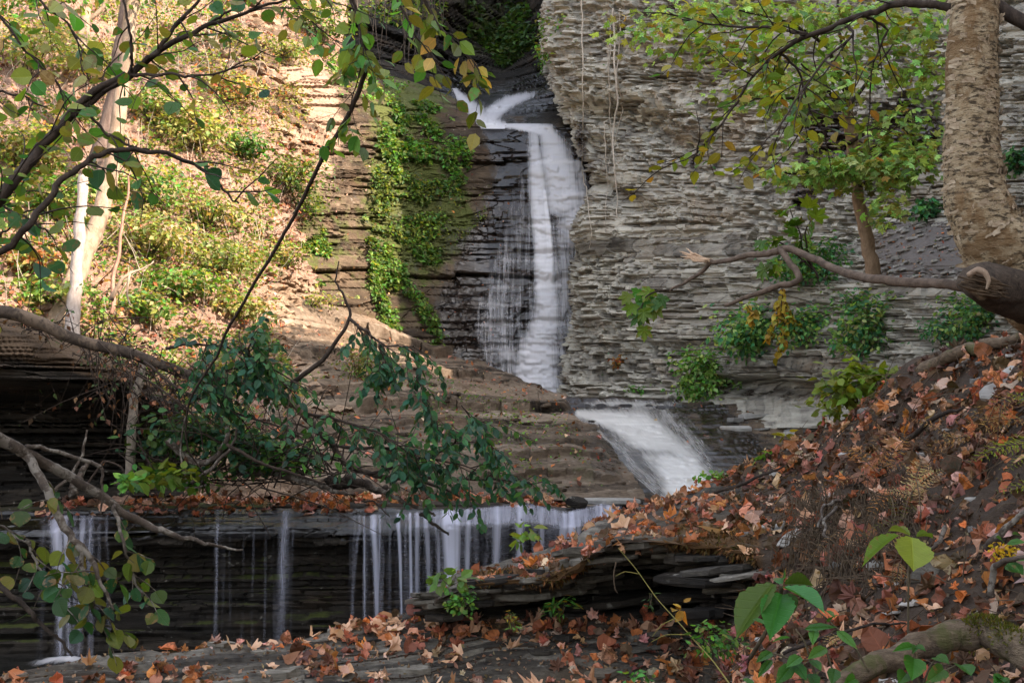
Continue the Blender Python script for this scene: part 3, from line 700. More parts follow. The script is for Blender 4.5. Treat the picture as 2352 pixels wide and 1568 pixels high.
# unseen skyline of the right-hand wall, shaped to shade gorge and foreground: (k along the wall, height)
top = PATCH['RC']['G'][0]
inner, rim, back, base = [], [], [], []
for p in top[0, ::30]:
    q = np.array(p); base.append(q + [1.2, 1.0, -4]); inner.append(q + [.5, .4, -.4]); rim.append(q + [1.0, .8, -.1]); back.append(q + [20, 14, 1])
for (x, y, z) in [(10.3,16.5,14.8),(10.4,14.2,17),(10.6,12,17.5),(11.9,9,18.3),(13.2,6.5,21.9),(14,2,24),(14,-8,24),(12,-20,24)]:
    xb = max(.4 * y + 1.7, 4.6)
    base.append(np.array([xb, y, 3.0])); inner.append(np.array([xb + .35 * (x - xb), y, 3 + .42 * (z - 3)])); rim.append(np.array([x, y, z])); back.append(np.array([x + 20, y + 6, z + 3]))
def disp_hill(G, N, u, v):
    x, y, z = xyz(G)
    return N * (1.0 * (fbm(x * .35, y * .35, z * .35, 81, 4) - .5))[..., None], 0.5 + 0 * u
patch('HR', [base, inner, rim, back], [10, 16, 10], 8, M['bank'], disp_hill, None, lambda u, v, G, N: 0.5 + 0 * u, lambda u, v, G, N: 0.9 + 0 * u, oname='hill')  # unseen right hill, rim shaped to block the sun
hl = [[np.array([-34., y, 10 + .05 * y]), np.array([-15., y, 5 + .05 * y]), np.array([-7.5 + .0 * y, y, 1.0])] for y in (-14., -6., 2., 9., 13.6)]
patch('HL', hl, 8, 10, M['bank'], disp_hill, None, lambda u, v, G, N: 0.5 + 0 * u, lambda u, v, G, N: 0.9 + 0 * u, oname='hill')
hb = [[np.array([x, 62 + .3 * abs(x), z]) for x in np.linspace(-70, 70, 8)] for z in (-1, 12, 24, 34, 40)]
patch('HB', hb, 6, 6, M['bank'], disp_hill, None, lambda u, v, G, N: 0.9 + 0 * u, lambda u, v, G, N: 0.9 + 0 * u, oname='hill')

# ================================================================ water
def depth_grid(names, U, V, cell=4.0, pad=8):
    u0, v0 = U.min() - 40, V.min() - 40
    nu, nv = int((U.max() + 40 - u0) / cell) + 1, int((V.max() + 40 - v0) / cell) + 1
    B = np.full((nv, nu), np.inf)
    for nme in names:
        p = PATCH[nme]
        iu = ((p['u'] - u0) / cell).astype(int).ravel(); iv = ((p['v'] - v0) / cell).astype(int).ravel()
        ok = (iu >= 0) & (iu < nu) & (iv >= 0) & (iv < nv)
        np.minimum.at(B, (iv[ok], iu[ok]), p['G'][..., 1].ravel()[ok])
    for _ in range(pad):
        q = np.pad(B, 1, mode='edge')
        nb = np.minimum.reduce([q[:-2, 1:-1], q[2:, 1:-1], q[1:-1, :-2], q[1:-1, 2:]])
        B = np.where(np.isinf(B), nb, B)
    B[np.isinf(B)] = np.nanmax(np.where(np.isinf(B), np.nan, B))
    x = np.clip((U - u0) / cell - .5, 0, nu - 1.001); y = np.clip((V - v0) / cell - .5, 0, nv - 1.001)
    i, j = x.astype(int), y.astype(int); fx, fy = x - i, y - j
    return (B[j, i] * (1 - fx) + B[j, i + 1] * fx) * (1 - fy) + (B[j + 1, i] * (1 - fx) + B[j + 1, i + 1] * fx) * fy

def water_sheet(name, U, V, D, dens, mat, flowx=None):
    G = P(U, V, D)
    ln = np.concatenate([np.zeros((1, U.shape[1])), np.cumsum(np.linalg.norm(np.diff(G, axis=0), axis=-1), 0)], 0)
    fx = G[..., 0] if flowx is None else flowx
    fl = np.stack([fx, ln.mean(1)[:, None] + 0 * ln, 0 * ln], -1)
    o = mesh_obj(name, G.reshape(-1, 3), [grid_faces(*U.shape)], mat, attrs={'dens': np.clip(dens, 0, 1.2).ravel(), 'flow': fl.reshape(-1, 3)})
    return tag(o, kind='structure')

def smooth_cols(a, n):
    for _ in range(n):
        q = np.pad(a, ((0, 0), (1, 1)), mode='edge'); a = (q[:, :-2] + q[:, 2:] + 2 * a) / 4
    return a

# main fall
vs = np.concatenate([np.linspace(284, 925, 260)])
L = np.interp(vs, [284, 300, 330, 440, 560, 700, 760, 850, 925], [1140, 1150, 1170, 1165, 1130, 1075, 1070, 1100, 1150])
R = np.interp(vs, [284, 300, 400, 440, 500, 560, 700, 800, 925], [1315, 1318, 1350, 1366, 1352, 1345, 1340, 1335, 1325])
s = np.linspace(0, 1, 150)
U = L[:, None] + (R - L)[:, None] * s; V = vs[:, None] + 0 * U
SD = depth_grid(['LC'], U, V)
W = SD - .07
for i in range(1, len(vs)): W[i] = np.minimum(W[i], W[i - 1] + .014)
W = smooth_cols(W, 2)
dens = np.maximum.reduce([
    pline(U, V, [(1160,286,10,.8),(1215,292,14,1.0),(1255,300,20,.95),(1270,340,38,.85),(1285,400,52,.85),(1290,450,60,.8)], 3),
    pline(U, V, [(1225,300,14,.7),(1235,420,26,.85),(1242,520,24,.9),(1250,620,26,.95),(1255,700,34,.85),(1252,745,40,.8),(1235,800,54,.85),(1230,860,64,.9),(1235,920,74,.95)], 3),
    pline(U, V, [(1325,390,34,.62),(1335,440,34,.58),(1315,500,40,.7),(1300,570,38,.62),(1288,650,42,.6),(1285,720,44,.55)], 2.5),
    pline(U, V, [(1250,440,7,1.05),(1258,520,9,1.1),(1262,590,13,1.1),(1256,635,20,1.1)], 2),
    pline(U, V, [(1200,400,20,.35),(1175,560,36,.40),(1140,690,50,.46),(1150,780,52,.5),(1195,880,56,.62)], 2),
    pline(U, V, [(1310,640,30,.3),(1310,900,40,.36)], 2)])
rowb = sum(.14 * np.exp(-((V - c) / 5.0) ** 2) * ((U > a) & (U < b)) for c, a, b in ((444, 1290, 1370), (372, 1230, 1340), (520, 1200, 1330), (655, 1220, 1290), (810, 1150, 1320), (598, 1150, 1250), (660, 1130, 1240), (745, 1090, 1330), (700, 1100, 1200)))
veil = .38 * sstep(410, 520, V) * sstep(0, .12, s)[None, :] * sstep(1, .93, s)[None, :] * (.55 + .9 * fbm(U * .03, V * .006, 0 * U, 7, 3))
dens = np.maximum(dens, veil); dens = dens + rowb * (dens > .12)
edge = np.minimum(s, 1 - s)[None, :]; dens = dens * sstep(0, .04, edge)
water_sheet('waterfall', U, V, W, dens, M['water'])
# upper V-shaped step
vs = np.linspace(203, 296, 70)
L = np.interp(vs, [203, 240, 275, 296], [1036, 1055, 1085, 1105]); R = np.interp(vs, [203, 222, 240, 270, 296], [1240, 1236, 1222, 1170, 1160])
U = L[:, None] + (R - L)[:, None] * s; V = vs[:, None] + 0 * U
W = depth_grid(['UG', 'LC'], U, V) - .08
for i in range(1, len(vs)): W[i] = np.minimum(W[i], W[i - 1] + .02)
dens = np.maximum(pline(U, V, [(1040,202,8,.7),(1062,228,16,1),(1092,255,20,1.05),(1122,282,24,1.05),(1150,294,20,.9)], 2.5),
                  pline(U, V, [(1228,216,9,.55),(1205,222,13,.8),(1165,236,18,1),(1130,262,22,1.05),(1120,282,22,1.05)], 2.5))
water_sheet('waterfall', U, V, smooth_cols(W, 2), dens, M['water'])

# sliding cascade
t = np.linspace(0, 1, 170); s = np.linspace(0, 1, 110)
vv = np.interp(t, [0, .12, 1], [914, 926, 1150])
L = np.interp(vv, [914, 930, 950, 1000, 1060, 1150], [1285, 1300, 1318, 1360, 1420, 1520]); R = np.interp(vv, [914, 930, 1000, 1080, 1150], [1640, 1650, 1690, 1750, 1800])
U = L[:, None] + (R - L)[:, None] * s; V = vv[:, None] + 0 * U
W = smooth_cols(depth_grid(['CS', 'LB'], U, V), 3) - .10
dens = np.maximum.reduce([
    pline(U, V, [(1330,930,10,.45),(1400,924,12,.65),(1480,930,14,.7),(1560,926,10,.4)], 2),
    pline(U, V, [(1330,950,14,.8),(1400,962,28,.95),(1470,985,56,1.0),(1530,1035,58,.95),(1560,1075,62,1.12),(1590,1140,70,1.15)], 2.6),
    pline(U, V, [(1340,960,20,.5),(1400,1010,28,.46),(1450,1060,30,.5),(1500,1120,36,.56)], 2),
    pline(U, V, [(1520,950,34,.55),(1580,1000,34,.5),(1620,1060,34,.5),(1660,1110,34,.5)], 2),
    pline(U, V, [(1640,960,20,.25),(1690,1040,26,.3),(1740,1110,30,.34)], 2)])
dens -= .3 * pline(U, V, [(1470,1035,10,.7),(1540,1042,12,1),(1580,1052,8,.6)])
water_sheet('waterfall', U, V, W, dens, water_mat('sliding_water', (0.93, 0.89, 0.84), 1.0, 1.6, (0.22, 0.85)), flowx=(s[None, :] * 2.6 + 0 * U))

# curtains of the lower fall
def curtain(u0, u1, strands, nu=140, top=-6, drop=330, veil=None, z0=.47):
    us = np.linspace(u0, u1, nu); ts = np.linspace(0, 1, 90)
    U = us[None, :] + 0 * ts[:, None]
    lp = smooth_cols(lip(us)[None, :] + 0 * U, 2); ld = lipd(us)[None, :] + 0 * U
    vb = zat(z0, ld - .2)
    V = (lp - 46) + (vb - lp + 46) * ts[:, None]
    SDp = depth_grid(['LG'], U, V)
    W = SDp - .03
    for i in range(1, len(ts)): W[i] = np.minimum(W[i], W[i - 1] - .0015)
    W = smooth_cols(W, 4)
    dn = np.zeros_like(U)
    tt = (V - lp) / (vb - lp)
    for (a, b, wa, wb, st) in strands:      # bearing at lip, at foot, half-width at lip, at foot, strength
        c = a + (b - a) * np.sqrt(np.clip(tt, 0, 1)); w = wa + (wb - wa) * np.clip(tt, 0, 1)
        dn = np.maximum(dn, st * np.exp(-((U - c) / w) ** 2) * (1 - .25 * np.clip(tt, 0, 1)))
    if veil: dn = np.maximum(dn, veil(U, tt))
    dn = dn * sstep(-.165, -.125, tt) * sstep(0, .03, np.minimum(us - u0, u1 - us)[None, :] / (u1 - u0))
    water_sheet('waterfall', U, V, W, dn, M['veil'])
curtain(80, 270, [(100,98,10,14,.35),(128,140,22,14,.75),(150,158,12,14,.7),(172,170,12,12,.5),(190,182,14,14,.62),(208,206,14,14,.55),(228,226,10,10,.4),(245,250,8,6,.45)], 110, veil=lambda U, t: .30 * np.exp(-((U - 165) / 60) ** 2))
curtain(470, 690, [(500,494,6,9,.5),(560,558,3,5,.2),(585,578,4,8,.32),(612,608,3,5,.3),(655,642,16,20,.6),(530,526,4,6,.25),(630,622,5,8,.3),(515,508,8,14,.22),(675,668,5,6,.3),(662,650,5,6,.45)], 100, veil=lambda U, t: .22 * sstep(.5, 1, t) * np.exp(-((U - 580) / 80) ** 2))
sr = np.random.default_rng(5)
curtain(790, 1440, [(826,806,7,8,.55),(836,838,6,6,.65),(858,868,12,9,.8),(872,872,8,9,.6),(915,924,7,5,.8),(942,945,6,7,.8),(958,958,10,12,.75),(978,990,12,9,.7),(1000,1014,12,9,.6),(1030,1040,22,14,1.1),(1050,1048,12,14,.9),(1075,1072,12,9,.75)]
        + [(c, c + sr.uniform(-14, 4), sr.uniform(9, 17), sr.uniform(7, 14), sr.uniform(.35, .8)) for c in range(1092, 1440, 17)] + [(c, c + sr.uniform(-8, 3), sr.uniform(3, 9), sr.uniform(3, 8), sr.uniform(.2, .5)) for c in range(806, 1000, 9)], 420,
        veil=lambda U, t: (.16 * sstep(900, 1010, U) + .10) * sstep(.06, -.03, t) + .12 * sstep(800, 830, U) * sstep(1.1, .2, t) + .20 * sstep(950, 1010, U) * sstep(1.5, 0, t))
# foam where the left curtain meets the pool
a = np.linspace(-1, 1, 60)[None, :]; b = np.linspace(-1, 1, 24)[:, None]
xc, yc = P(160, 1485, 13.4)[0], 13.4
X = xc + .55 * a + 0 * b; Y = yc + .35 * b + 0 * a
Zf = .48 + .05 * np.exp(-(a * 1.4) ** 2 - (b * 1.2) ** 2) * (.5 + fbm(X * 9, Y * 9, 0 * X, 3, 3))
dn = 0.95 * np.exp(-(a * 1.5) ** 4 - (b * 1.5) ** 2)
o = mesh_obj('water', np.stack([X, Y, Zf], -1).reshape(-1, 3), [grid_faces(24, 60)], M['water'], attrs={'dens': dn.ravel(), 'flow': np.stack([X, Y, 0 * X], -1).reshape(-1, 3)})
tag(o, kind='structure')

# ================================================================ light, sky, camera
w = bpy.data.worlds.new('World'); scene.world = w; w.use_nodes = True
nt = w.node_tree; nt.nodes.clear(); k = NT(nt)
sky = k.n('TexSky'); sky.sky_type = 'NISHITA'; sky.sun_disc = False
sky.sun_elevation = math.asin(SUN[2]); sky.sun_rotation = math.atan2(SUN[0], SUN[1])
sky.air_density = 1.0; sky.dust_density = 2.5; sky.ozone_density = 0.6
hs = k.n('HueSaturation'); hs.inputs['Saturation'].default_value = 0.5; k.l(sky.outputs[0], hs.inputs['Color'])
bg = k.n('Background'); bg.inputs['Strength'].default_value = 0.15; k.l(hs.outputs[0], bg.inputs['Color'])
wo = k.n('OutputWorld'); k.l(bg.outputs[0], wo.inputs[0])
sl = bpy.data.lights.new('sun', 'SUN'); sl.energy = 3.3; sl.angle = math.radians(0.6); sl.color = (1.0, 0.83, 0.67)
so = bpy.data.objects.new('sun', sl); COL.objects.link(so)
so.rotation_euler = Vector([float(x) for x in SUN]).to_track_quat('Z', 'Y').to_euler(); so.location = (20, -10, 30)

cd = bpy.data.cameras.new('camera'); cam = bpy.data.objects.new('camera', cd); COL.objects.link(cam)
cam.location = (0, 0, CAMZ); cam.rotation_euler = (math.pi / 2 + PITCH, 0, 0)
cd.sensor_width = 36; cd.lens = 36 * FPX / 2352; cd.clip_end = 2000; cd.clip_start = 0.05
scene.camera = cam
vs_ = scene.view_settings
vs_.view_transform = 'Standard'; vs_.look = 'None'; vs_.exposure = 2.25; vs_.gamma = 1.0
# ================================================================ plant kit
def nrm(a): return a / (np.linalg.norm(a, axis=-1, keepdims=True) + 1e-9)

def T_oval(st, fold=0.10):
    """leaf blade: stations (x, half width) along the midrib; verts midrib, left, right"""
    x = np.array([0] + [s[0] for s in st] + [1.0]); n = len(st)
    V = [(xx, 0, 0) for xx in x] + [(s[0] - .04, s[1], fold * s[1] * 4 * .4) for s in st] + [(s[0] - .04, -s[1], fold * s[1] * 4 * .4) for s in st]
    mi = lambda i: i
    Lf = lambda i: n + 2 + i; Rt = lambda i: 2 * n + 2 + i
    tris, quads = [], []
    tris += [(0, 1, Lf(0)), (0, Rt(0), 1), (n, n + 1, Lf(n - 1)), (n, Rt(n - 1), n + 1)]
    for i in range(n - 1):
        quads += [(i + 1, i + 2, Lf(i + 1), Lf(i)), (i + 1, Rt(i), Rt(i + 1), i + 2)]
    return np.array(V, float), np.array(tris, int), np.array(quads, int).reshape(-1, 4)

def T_star(tips):
    pt = [(a, r) for a, r in tips] + [(-a, r) for a, r in tips[::-1] if 0 < a < 180]
    V = [(0.34, 0, 0)] + [(0.34 + .62 * r * math.cos(math.radians(a)), .62 * r * math.sin(math.radians(a)), 0.05 * (r < .6)) for a, r in pt]
    n = len(pt)
    return np.array(V, float), np.array([(0, 1 + i, 1 + (i + 1) % n) for i in range(n)], int), np.zeros((0, 4), int)

TM = {
 'rhomb': (np.array([(0, 0, 0), (.42, .33, .07), (1, 0, -.06), (.42, -.33, .07)], float), np.array([(0, 2, 1), (0, 3, 2)]), np.zeros((0, 4), int)),
 'oval': T_oval([(.22, .25), (.55, .31), (.82, .17)]),
 'heart': T_oval([(.02, .22), (.18, .40), (.48, .42), (.75, .26), (.90, .11)], .12),
 'round': T_oval([(.10, .25), (.3, .42), (.55, .46), (.80, .33), (.94, .14)], .10),
 'big': T_oval([(.08, .13), (.14, .155), (.2, .25), (.26, .25), (.33, .34), (.39, .33), (.47, .39), (.53, .37), (.6, .37), (.66, .33), (.73, .30), (.78, .25), (.85, .19), (.90, .13), (.95, .06)], .22),
 'maple': T_star([(0, 1.0), (9, .76), (17, .74), (25, .52), (37, .74), (46, .92), (57, .70), (72, .48), (90, .58), (106, .66), (122, .46), (150, .38), (180, .22)]),
 'lance': T_oval([(.3, .13), (.65, .12)], .06),
}

class Leaves:
    def __init__(s, crumple=0.0):
        s.crumple = crumple; s.p, s.t, s.n, s.z, s.c, s.w, s.b = [], [], [], [], [], [], []
    def add(s, p, t, n, size, col, width=1.0, bend=None):
        p = np.atleast_2d(p); m = len(p)
        if m == 0: return
        s.p.append(p); s.t.append(np.broadcast_to(t, (m, 3))); s.n.append(np.broadcast_to(n, (m, 3)))
        s.z.append(np.broadcast_to(size, m)); s.c.append(np.broadcast_to(col, (m, 3))); s.w.append(np.broadcast_to(width, m))
        s.b.append(np.random.default_rng(m + len(s.p)).normal(0, .18, (m, 2)) if bend is None else np.broadcast_to(bend, (m, 2)))
    def mesh(s, name, tmpl, mat):
        V, tr, qu = TM[tmpl]
        p, t, n, z, c, w, b = (np.concatenate(x) for x in (s.p, s.t, s.n, s.z, s.c, s.w, s.b))
        t = nrm(t); bb = nrm(np.cross(n, t)); n = np.cross(t, bb)
        x = V[None, :, 0]; y = V[None, :, 1] * w[:, None]; h = V[None, :, 2] + s.crumple * np.random.default_rng(len(p)).normal(0, 1, (len(p), len(V))) + b[:, :1] * (x - .1) ** 2 + b[:, 1:] * (y * 1.6) ** 2
        W = p[:, None] + z[:, None, None] * (x[..., None] * t[:, None] + y[..., None] * bb[:, None] + h[..., None] * n[:, None])
        k, m = len(p), len(V); off = (np.arange(k) * m)[:, None, None]
        F = [(tr[None] + off).reshape(-1, 3)] if len(tr) else []
        if len(qu): F.append((qu[None] + off).reshape(-1, 4))
        lp = np.empty((k, m, 3)); lp[..., 0] = V[None, :, 0]; lp[..., 1] = y; lp[..., 2] = np.random.default_rng(k).random(k)[:, None]; s.lp = lp.reshape(-1, 3)
        return W.reshape(-1, 3), F, np.repeat(c, m, 0)
    def build(s, name, tmpl, mat, parent=None):
        V, F, c = s.mesh(name, tmpl, mat)
        return mesh_obj(name, V, F, mat, parent, col=c, attrs={'leafpos': s.lp}, smooth=False)

def pal(r, n, cols, jit=0.25, w=None):
    cols = np.array(cols, float)
    i = r.choice(len(cols), n, p=None if w is None else np.array(w, float) / np.sum(w))
    return np.clip(cols[i] * (1 + jit * r.normal(0, 1, (n, 1))) * (1 + .10 * r.normal(0, 1, (n, 3))), 0.004, .9)

class Tubes:
    def __init__(s): s.it = []
    def add(s, pt, r, sides=6, wob=0.0, seed=0, caps=True):
        pt = np.asarray(pt, float); n = len(pt)
        r = np.interp(np.linspace(0, 1, n), np.linspace(0, 1, len(np.atleast_1d(r))), np.atleast_1d(r)) if np.ndim(r) else np.full(n, r)
        t = nrm(np.gradient(pt, axis=0)); ref = np.array([.31, .17, .93]) if abs(t[0] @ [.31, .17, .93]) < .9 else np.array([1., 0, 0])
        A = [nrm(np.cross(t[0], ref))]
        for i in range(1, n): A.append(nrm(A[-1] - t[i] * (A[-1] @ t[i])))
        A = np.array(A); B = np.cross(t, A)
        th = np.linspace(0, 2 * np.pi, sides, endpoint=False)
        R = r[:, None] * np.ones(sides)
        if wob: R = R * (1 + wob * 2 * (fbm(pt[:, 0][:, None] * 6 + np.cos(th) * 1.5, pt[:, 1][:, None] * 6 + np.sin(th) * 1.5, pt[:, 2][:, None] * 6, seed + 1, 3) - .5))
        W = (pt[:, None] + R[..., None] * (np.cos(th)[None, :, None] * A[:, None] + np.sin(th)[None, :, None] * B[:, None])).reshape(-1, 3)
        i = np.arange(n * sides).reshape(n, sides); j = np.roll(i, -1, 1)
        F = np.stack([i[:-1], j[:-1], j[1:], i[1:]], -1).reshape(-1, 4); T = np.zeros((0, 3), int)
        if caps:
            W = np.concatenate([W, pt[:1], pt[-1:] + t[-1:] * r[-1] * .3]); c = n * sides
            T = np.concatenate([np.stack([np.roll(i[0], -1), i[0], np.full(sides, c)], -1), np.stack([i[-1], np.roll(i[-1], -1), np.full(sides, c + 1)], -1)])
        s.it.append((W, F, T))
    def raw(s, V, F, T=None): s.it.append((np.asarray(V, float), np.asarray(F, int).reshape(-1, 4), np.zeros((0, 3), int) if T is None else np.asarray(T, int)))
    def build(s, name, mat, parent=None):
        o = np.cumsum([0] + [len(q[0]) for q in s.it])
        return mesh_obj(name, np.concatenate([q[0] for q in s.it]), [np.concatenate([q[1] + k for q, k in zip(s.it, o)]), np.concatenate([q[2] + k for q, k in zip(s.it, o)])], mat, parent)
    def build_parts(s, name, mat, parent):
        for V, F, T in s.it: mesh_obj(name, V, [F, T], mat, parent)

def path(lst, n=24, jit=0.0, seed=0):
    """smooth curve through survey points (u, v, d) or world points"""
    a = np.array([P(*q) if not isinstance(q, np.ndarray) else q for q in lst])
    W = cr_weights(len(a), [max(1, n // (len(a) - 1))] * (len(a) - 1))
    c = W @ a
    if jit:
        r = np.random.default_rng(seed); k = r.normal(0, jit, c.shape); k = (k + np.roll(k, 1, 0) + np.roll(k, -1, 0)) / 2; k[0] = 0; c = c + k
    return c

UP = np.array([0, 0, 1.0])
def rdir(r, n): return nrm(r.normal(0, 1, (n, 3)))

def leaf_frames(r, n, up=.7, out=None, droop=.3):
    N = nrm(UP * up + rdir(r, n) * .6 + (0 if out is None else out * .35))
    Tn = rdir(r, n); Tn[:, 2] = Tn[:, 2] * .5 - droop
    if out is not None: Tn = Tn + out * .6
    Tn = Tn - N * (Tn * N).sum(1, keepdims=True)
    return nrm(Tn), N

def clump(L, c, rad, n, size, cols, seed, k=9, up=.7, droop=.3, w=None, sub=.42, jit=.25):
    """leaves gathered in tufts over an uneven ellipsoid"""
    r = np.random.default_rng(seed); rad = np.array(rad, float)
    cs = rdir(r, k) * r.uniform(.35, .95, (k, 1)); cs[:, 2] = cs[:, 2] * .8
    sz = r.uniform(.5, 1.2, k); i = r.choice(k, n, p=sz / sz.sum())
    o = r.normal(0, 1, (n, 3)) * sub * (.5 + .5 * sz[i])[:, None] * np.array([1, 1, .7])
    p = c + (cs[i] + o) * rad
    out = nrm(cs[i] + o)
    Tn, N = leaf_frames(r, n, up, out, droop)
    bright = (0.8 + .4 * r.random(k))[i][:, None]
    L.add(p, Tn, N, size * r.uniform(.65, 1.25, n), pal(r, n, cols, jit, w) * bright)
    return c + cs * rad

def shrub(label, base, rad, n, size, cols, seed, group=None, name='shrub', cat='shrub', tmpl='rhomb', lift=.9, up=.7, droop=.3, w=None, k=9, stems=True, smat=None, stemname='stem', fname='foliage', r0=.012):
    base = np.asarray(base, float); rad = np.array(rad, float)
    t = thing(name, label, cat, base, group)
    L = Leaves(); c = base + UP * rad[2] * lift
    tips = clump(L, c, rad, n, size, cols, seed, k, up, droop, w)
    L.build(fname, tmpl, M['leaf'], t)
    if stems:
        S = Tubes(); r = np.random.default_rng(seed + 5)
        for q in tips:
            m = base + (q - base) * .5 + r.normal(0, .08, 3) * rad.mean(); S.add(path([base, m, q], 8), [r0, r0 * .4], 4)
        S.build(stemname, smat or M['stem'], t)
    return t

def twig_leaves(L, c, n, size, cols, r, t0=.1, w=None, hang=.45, spread=.9, width=1.0, pair=False, petiole=.15, upn=.8):
    """leaves standing alternately along a twig c"""
    m = len(c)
    for i in range(n):
        f = t0 + (1 - t0) * (i + r.random() * .6) / n; x = min(f, .999) * (m - 1); j = int(x); p = c[j] + (c[min(j + 1, m - 1)] - c[j]) * (x - j)
        tg = nrm(c[min(j + 1, m - 1)] - c[max(j - 1, 0)]); sd = nrm(np.cross(tg, UP) + 1e-6)
        for s in ((1, -1) if pair else ((1 if i % 2 else -1),)):
            d = nrm(tg * (1 - spread * .5) + sd * s * spread + r.normal(0, .25, 3) - UP * hang * r.uniform(.4, 1.4))
            N = nrm(UP * upn + r.normal(0, .4, 3))
            z = size * r.uniform(.65, 1.2)
            L.add(p + d * z * petiole, d, N, z, pal(r, 1, cols, .22, w), width)

def twigs_off(S, L, c, n, length, r0, nl, size, cols, seed, t0=.15, t1=1.0, hang=.3, w=None, plane=.5, droop=.25, width=1.0, sides=4, bias=None, upn=.8, sub=0):
    r = np.random.default_rng(seed); m = len(c)
    for i in range(n):
        f = t0 + (t1 - t0) * (i + r.random()) / n; j = min(int(f * (m - 1)), m - 2); p = c[j]
        tg = nrm(c[j + 1] - c[max(j - 1, 0)]); sd = nrm(np.cross(tg, UP) + 1e-6) * (1 if i % 2 else -1)
        d = nrm(tg * r.uniform(.4, 1.0) + sd * r.uniform(.4, 1) + UP * r.normal(0, plane) + (0 if bias is None else np.array(bias)))
        ln = length * r.uniform(.5, 1.2); q = [p]
        for s in range(4):
            d = nrm(d + r.normal(0, .22, 3) - UP * droop * .5); q.append(q[-1] + d * ln / 4)
        cc = path(q, 10); S.add(cc, [r0, r0 * .35], sides)
        if nl: twig_leaves(L, cc, max(1, int(nl * r.uniform(.6, 1.2))), size, cols, r, .15, w, hang, width=width, upn=upn)
        if sub: twigs_off(S, L, cc, sub, length * .5, r0 * .6, nl, size, cols, seed * 3 + i, .3, 1, hang, w, plane, droop, width, sides, bias, upn)

def stem_mat(name, a, b): return bark_mat(name, [(.3, a), (.7, b)], (6, 6, 2), 6, .004)
M['stem'] = stem_mat('green_brown_stem', (.05, .04, .025), (.13, .10, .06))
M['twig'] = stem_mat('brown_twig', (.018, .012, .009), (.062, .043, .031))
M['greytwig'] = bark_mat('grey_twig', [(.3, (.030, .022, .017)), (.7, (.10, .076, .058))], (2, 2, 2), 14, .004, bands=((.20, .175, .145), (3, 3, 3), 4))
M['darkbark'] = bark_mat('dark_bark', [(.3, (.015, .011, .009)), (.7, (.055, .040, .030))], (4, 4, 1.2), 9, .008)
M['palebark'] = bark_mat('pale_bark', [(.25, (.20, .135, .09)), (.7, (.40, .29, .205))], (3, 3, 1.2), 5, .008, patch_=((.17, .12, .08), 5))
M['birch'] = bark_mat('birch_bark', [(.28, (.09, .058, .03)), (.46, (.36, .26, .15)), (.75, (.60, .48, .32))], (9, 9, 20), 2.2, .018, bands=((.035, .024, .015), (11, 11, 34), 2.0), patch_=((.22, .125, .055), 6))
M['branch'] = bark_mat('brown_branch', [(.3, (.05, .034, .024)), (.7, (.17, .12, .088))], (2, 2, 2), 12, .004)
M['wood'] = bark_mat('torn_wood', [(.3, (.03, .02, .014)), (.55, (.13, .085, .05)), (.8, (.34, .24, .15))], (3, 14, 14), 3, .01)
M['rotwood'] = bark_mat('rotten_log', [(.3, (.045, .03, .02)), (.55, (.16, .115, .075)), (.8, (.30, .225, .15))], (5, 14, 30), 2, .012, patch_=((.07, .075, .018), 5))
M['root'] = bark_mat('pale_root', [(.3, (.28, .23, .18)), (.7, (.5, .43, .35))], (5, 5, 2), 6, .003)
M['hair'] = stem_mat('dead_stalk', (.035, .024, .016), (.13, .09, .055))
M['stone'] = rock_mat('loose_stone', [(.2, (.13, .12, .11)), (.5, (.26, .245, .22)), (.8, (.40, .375, .34))], fine=4, bd=.004)

# leaf colours
YG = [(.28, .31, .085), (.21, .28, .065), (.35, .34, .12), (.13, .20, .045), (.40, .30, .17)]
GR = [(.085, .26, .04), (.12, .30, .045), (.055, .16, .03), (.18, .30, .05)]
BG = [(.06, .21, .09), (.08, .26, .11), (.045, .15, .07), (.11, .28, .08)]
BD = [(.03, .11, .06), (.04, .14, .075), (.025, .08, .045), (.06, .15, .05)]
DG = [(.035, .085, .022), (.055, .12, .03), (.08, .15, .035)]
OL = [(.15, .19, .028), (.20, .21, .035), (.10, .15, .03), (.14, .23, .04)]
MG = [(.34, .50, .15), (.26, .46, .14), (.40, .50, .16), (.18, .34, .09)]
AU = [(.42, .25, .06), (.46, .16, .06), (.36, .11, .04), (.50, .36, .12)]
LIT = [(.48, .24, .165), (.42, .17, .10), (.33, .10, .055), (.56, .36, .27), (.20, .085, .055), (.50, .17, .06), (.13, .07, .045)]
# ================================================================ trees of the sunlit bank
def simple_tree(name, label, lst, radii, mat, n=30, sides=10, jit=.012, seed=1, wob=.18, parts=None, cat='tree', group=None):
    c = path(lst, n, jit, seed)
    t = thing(name, label, cat, c[-1], group)
    S = Tubes(); S.add(c, radii, sides, wob, seed); S.build('trunk', mat, t)
    return t, c
def D(name, u, v, off=0.0):
    return float(surf(name, u, v)[0][1]) + off

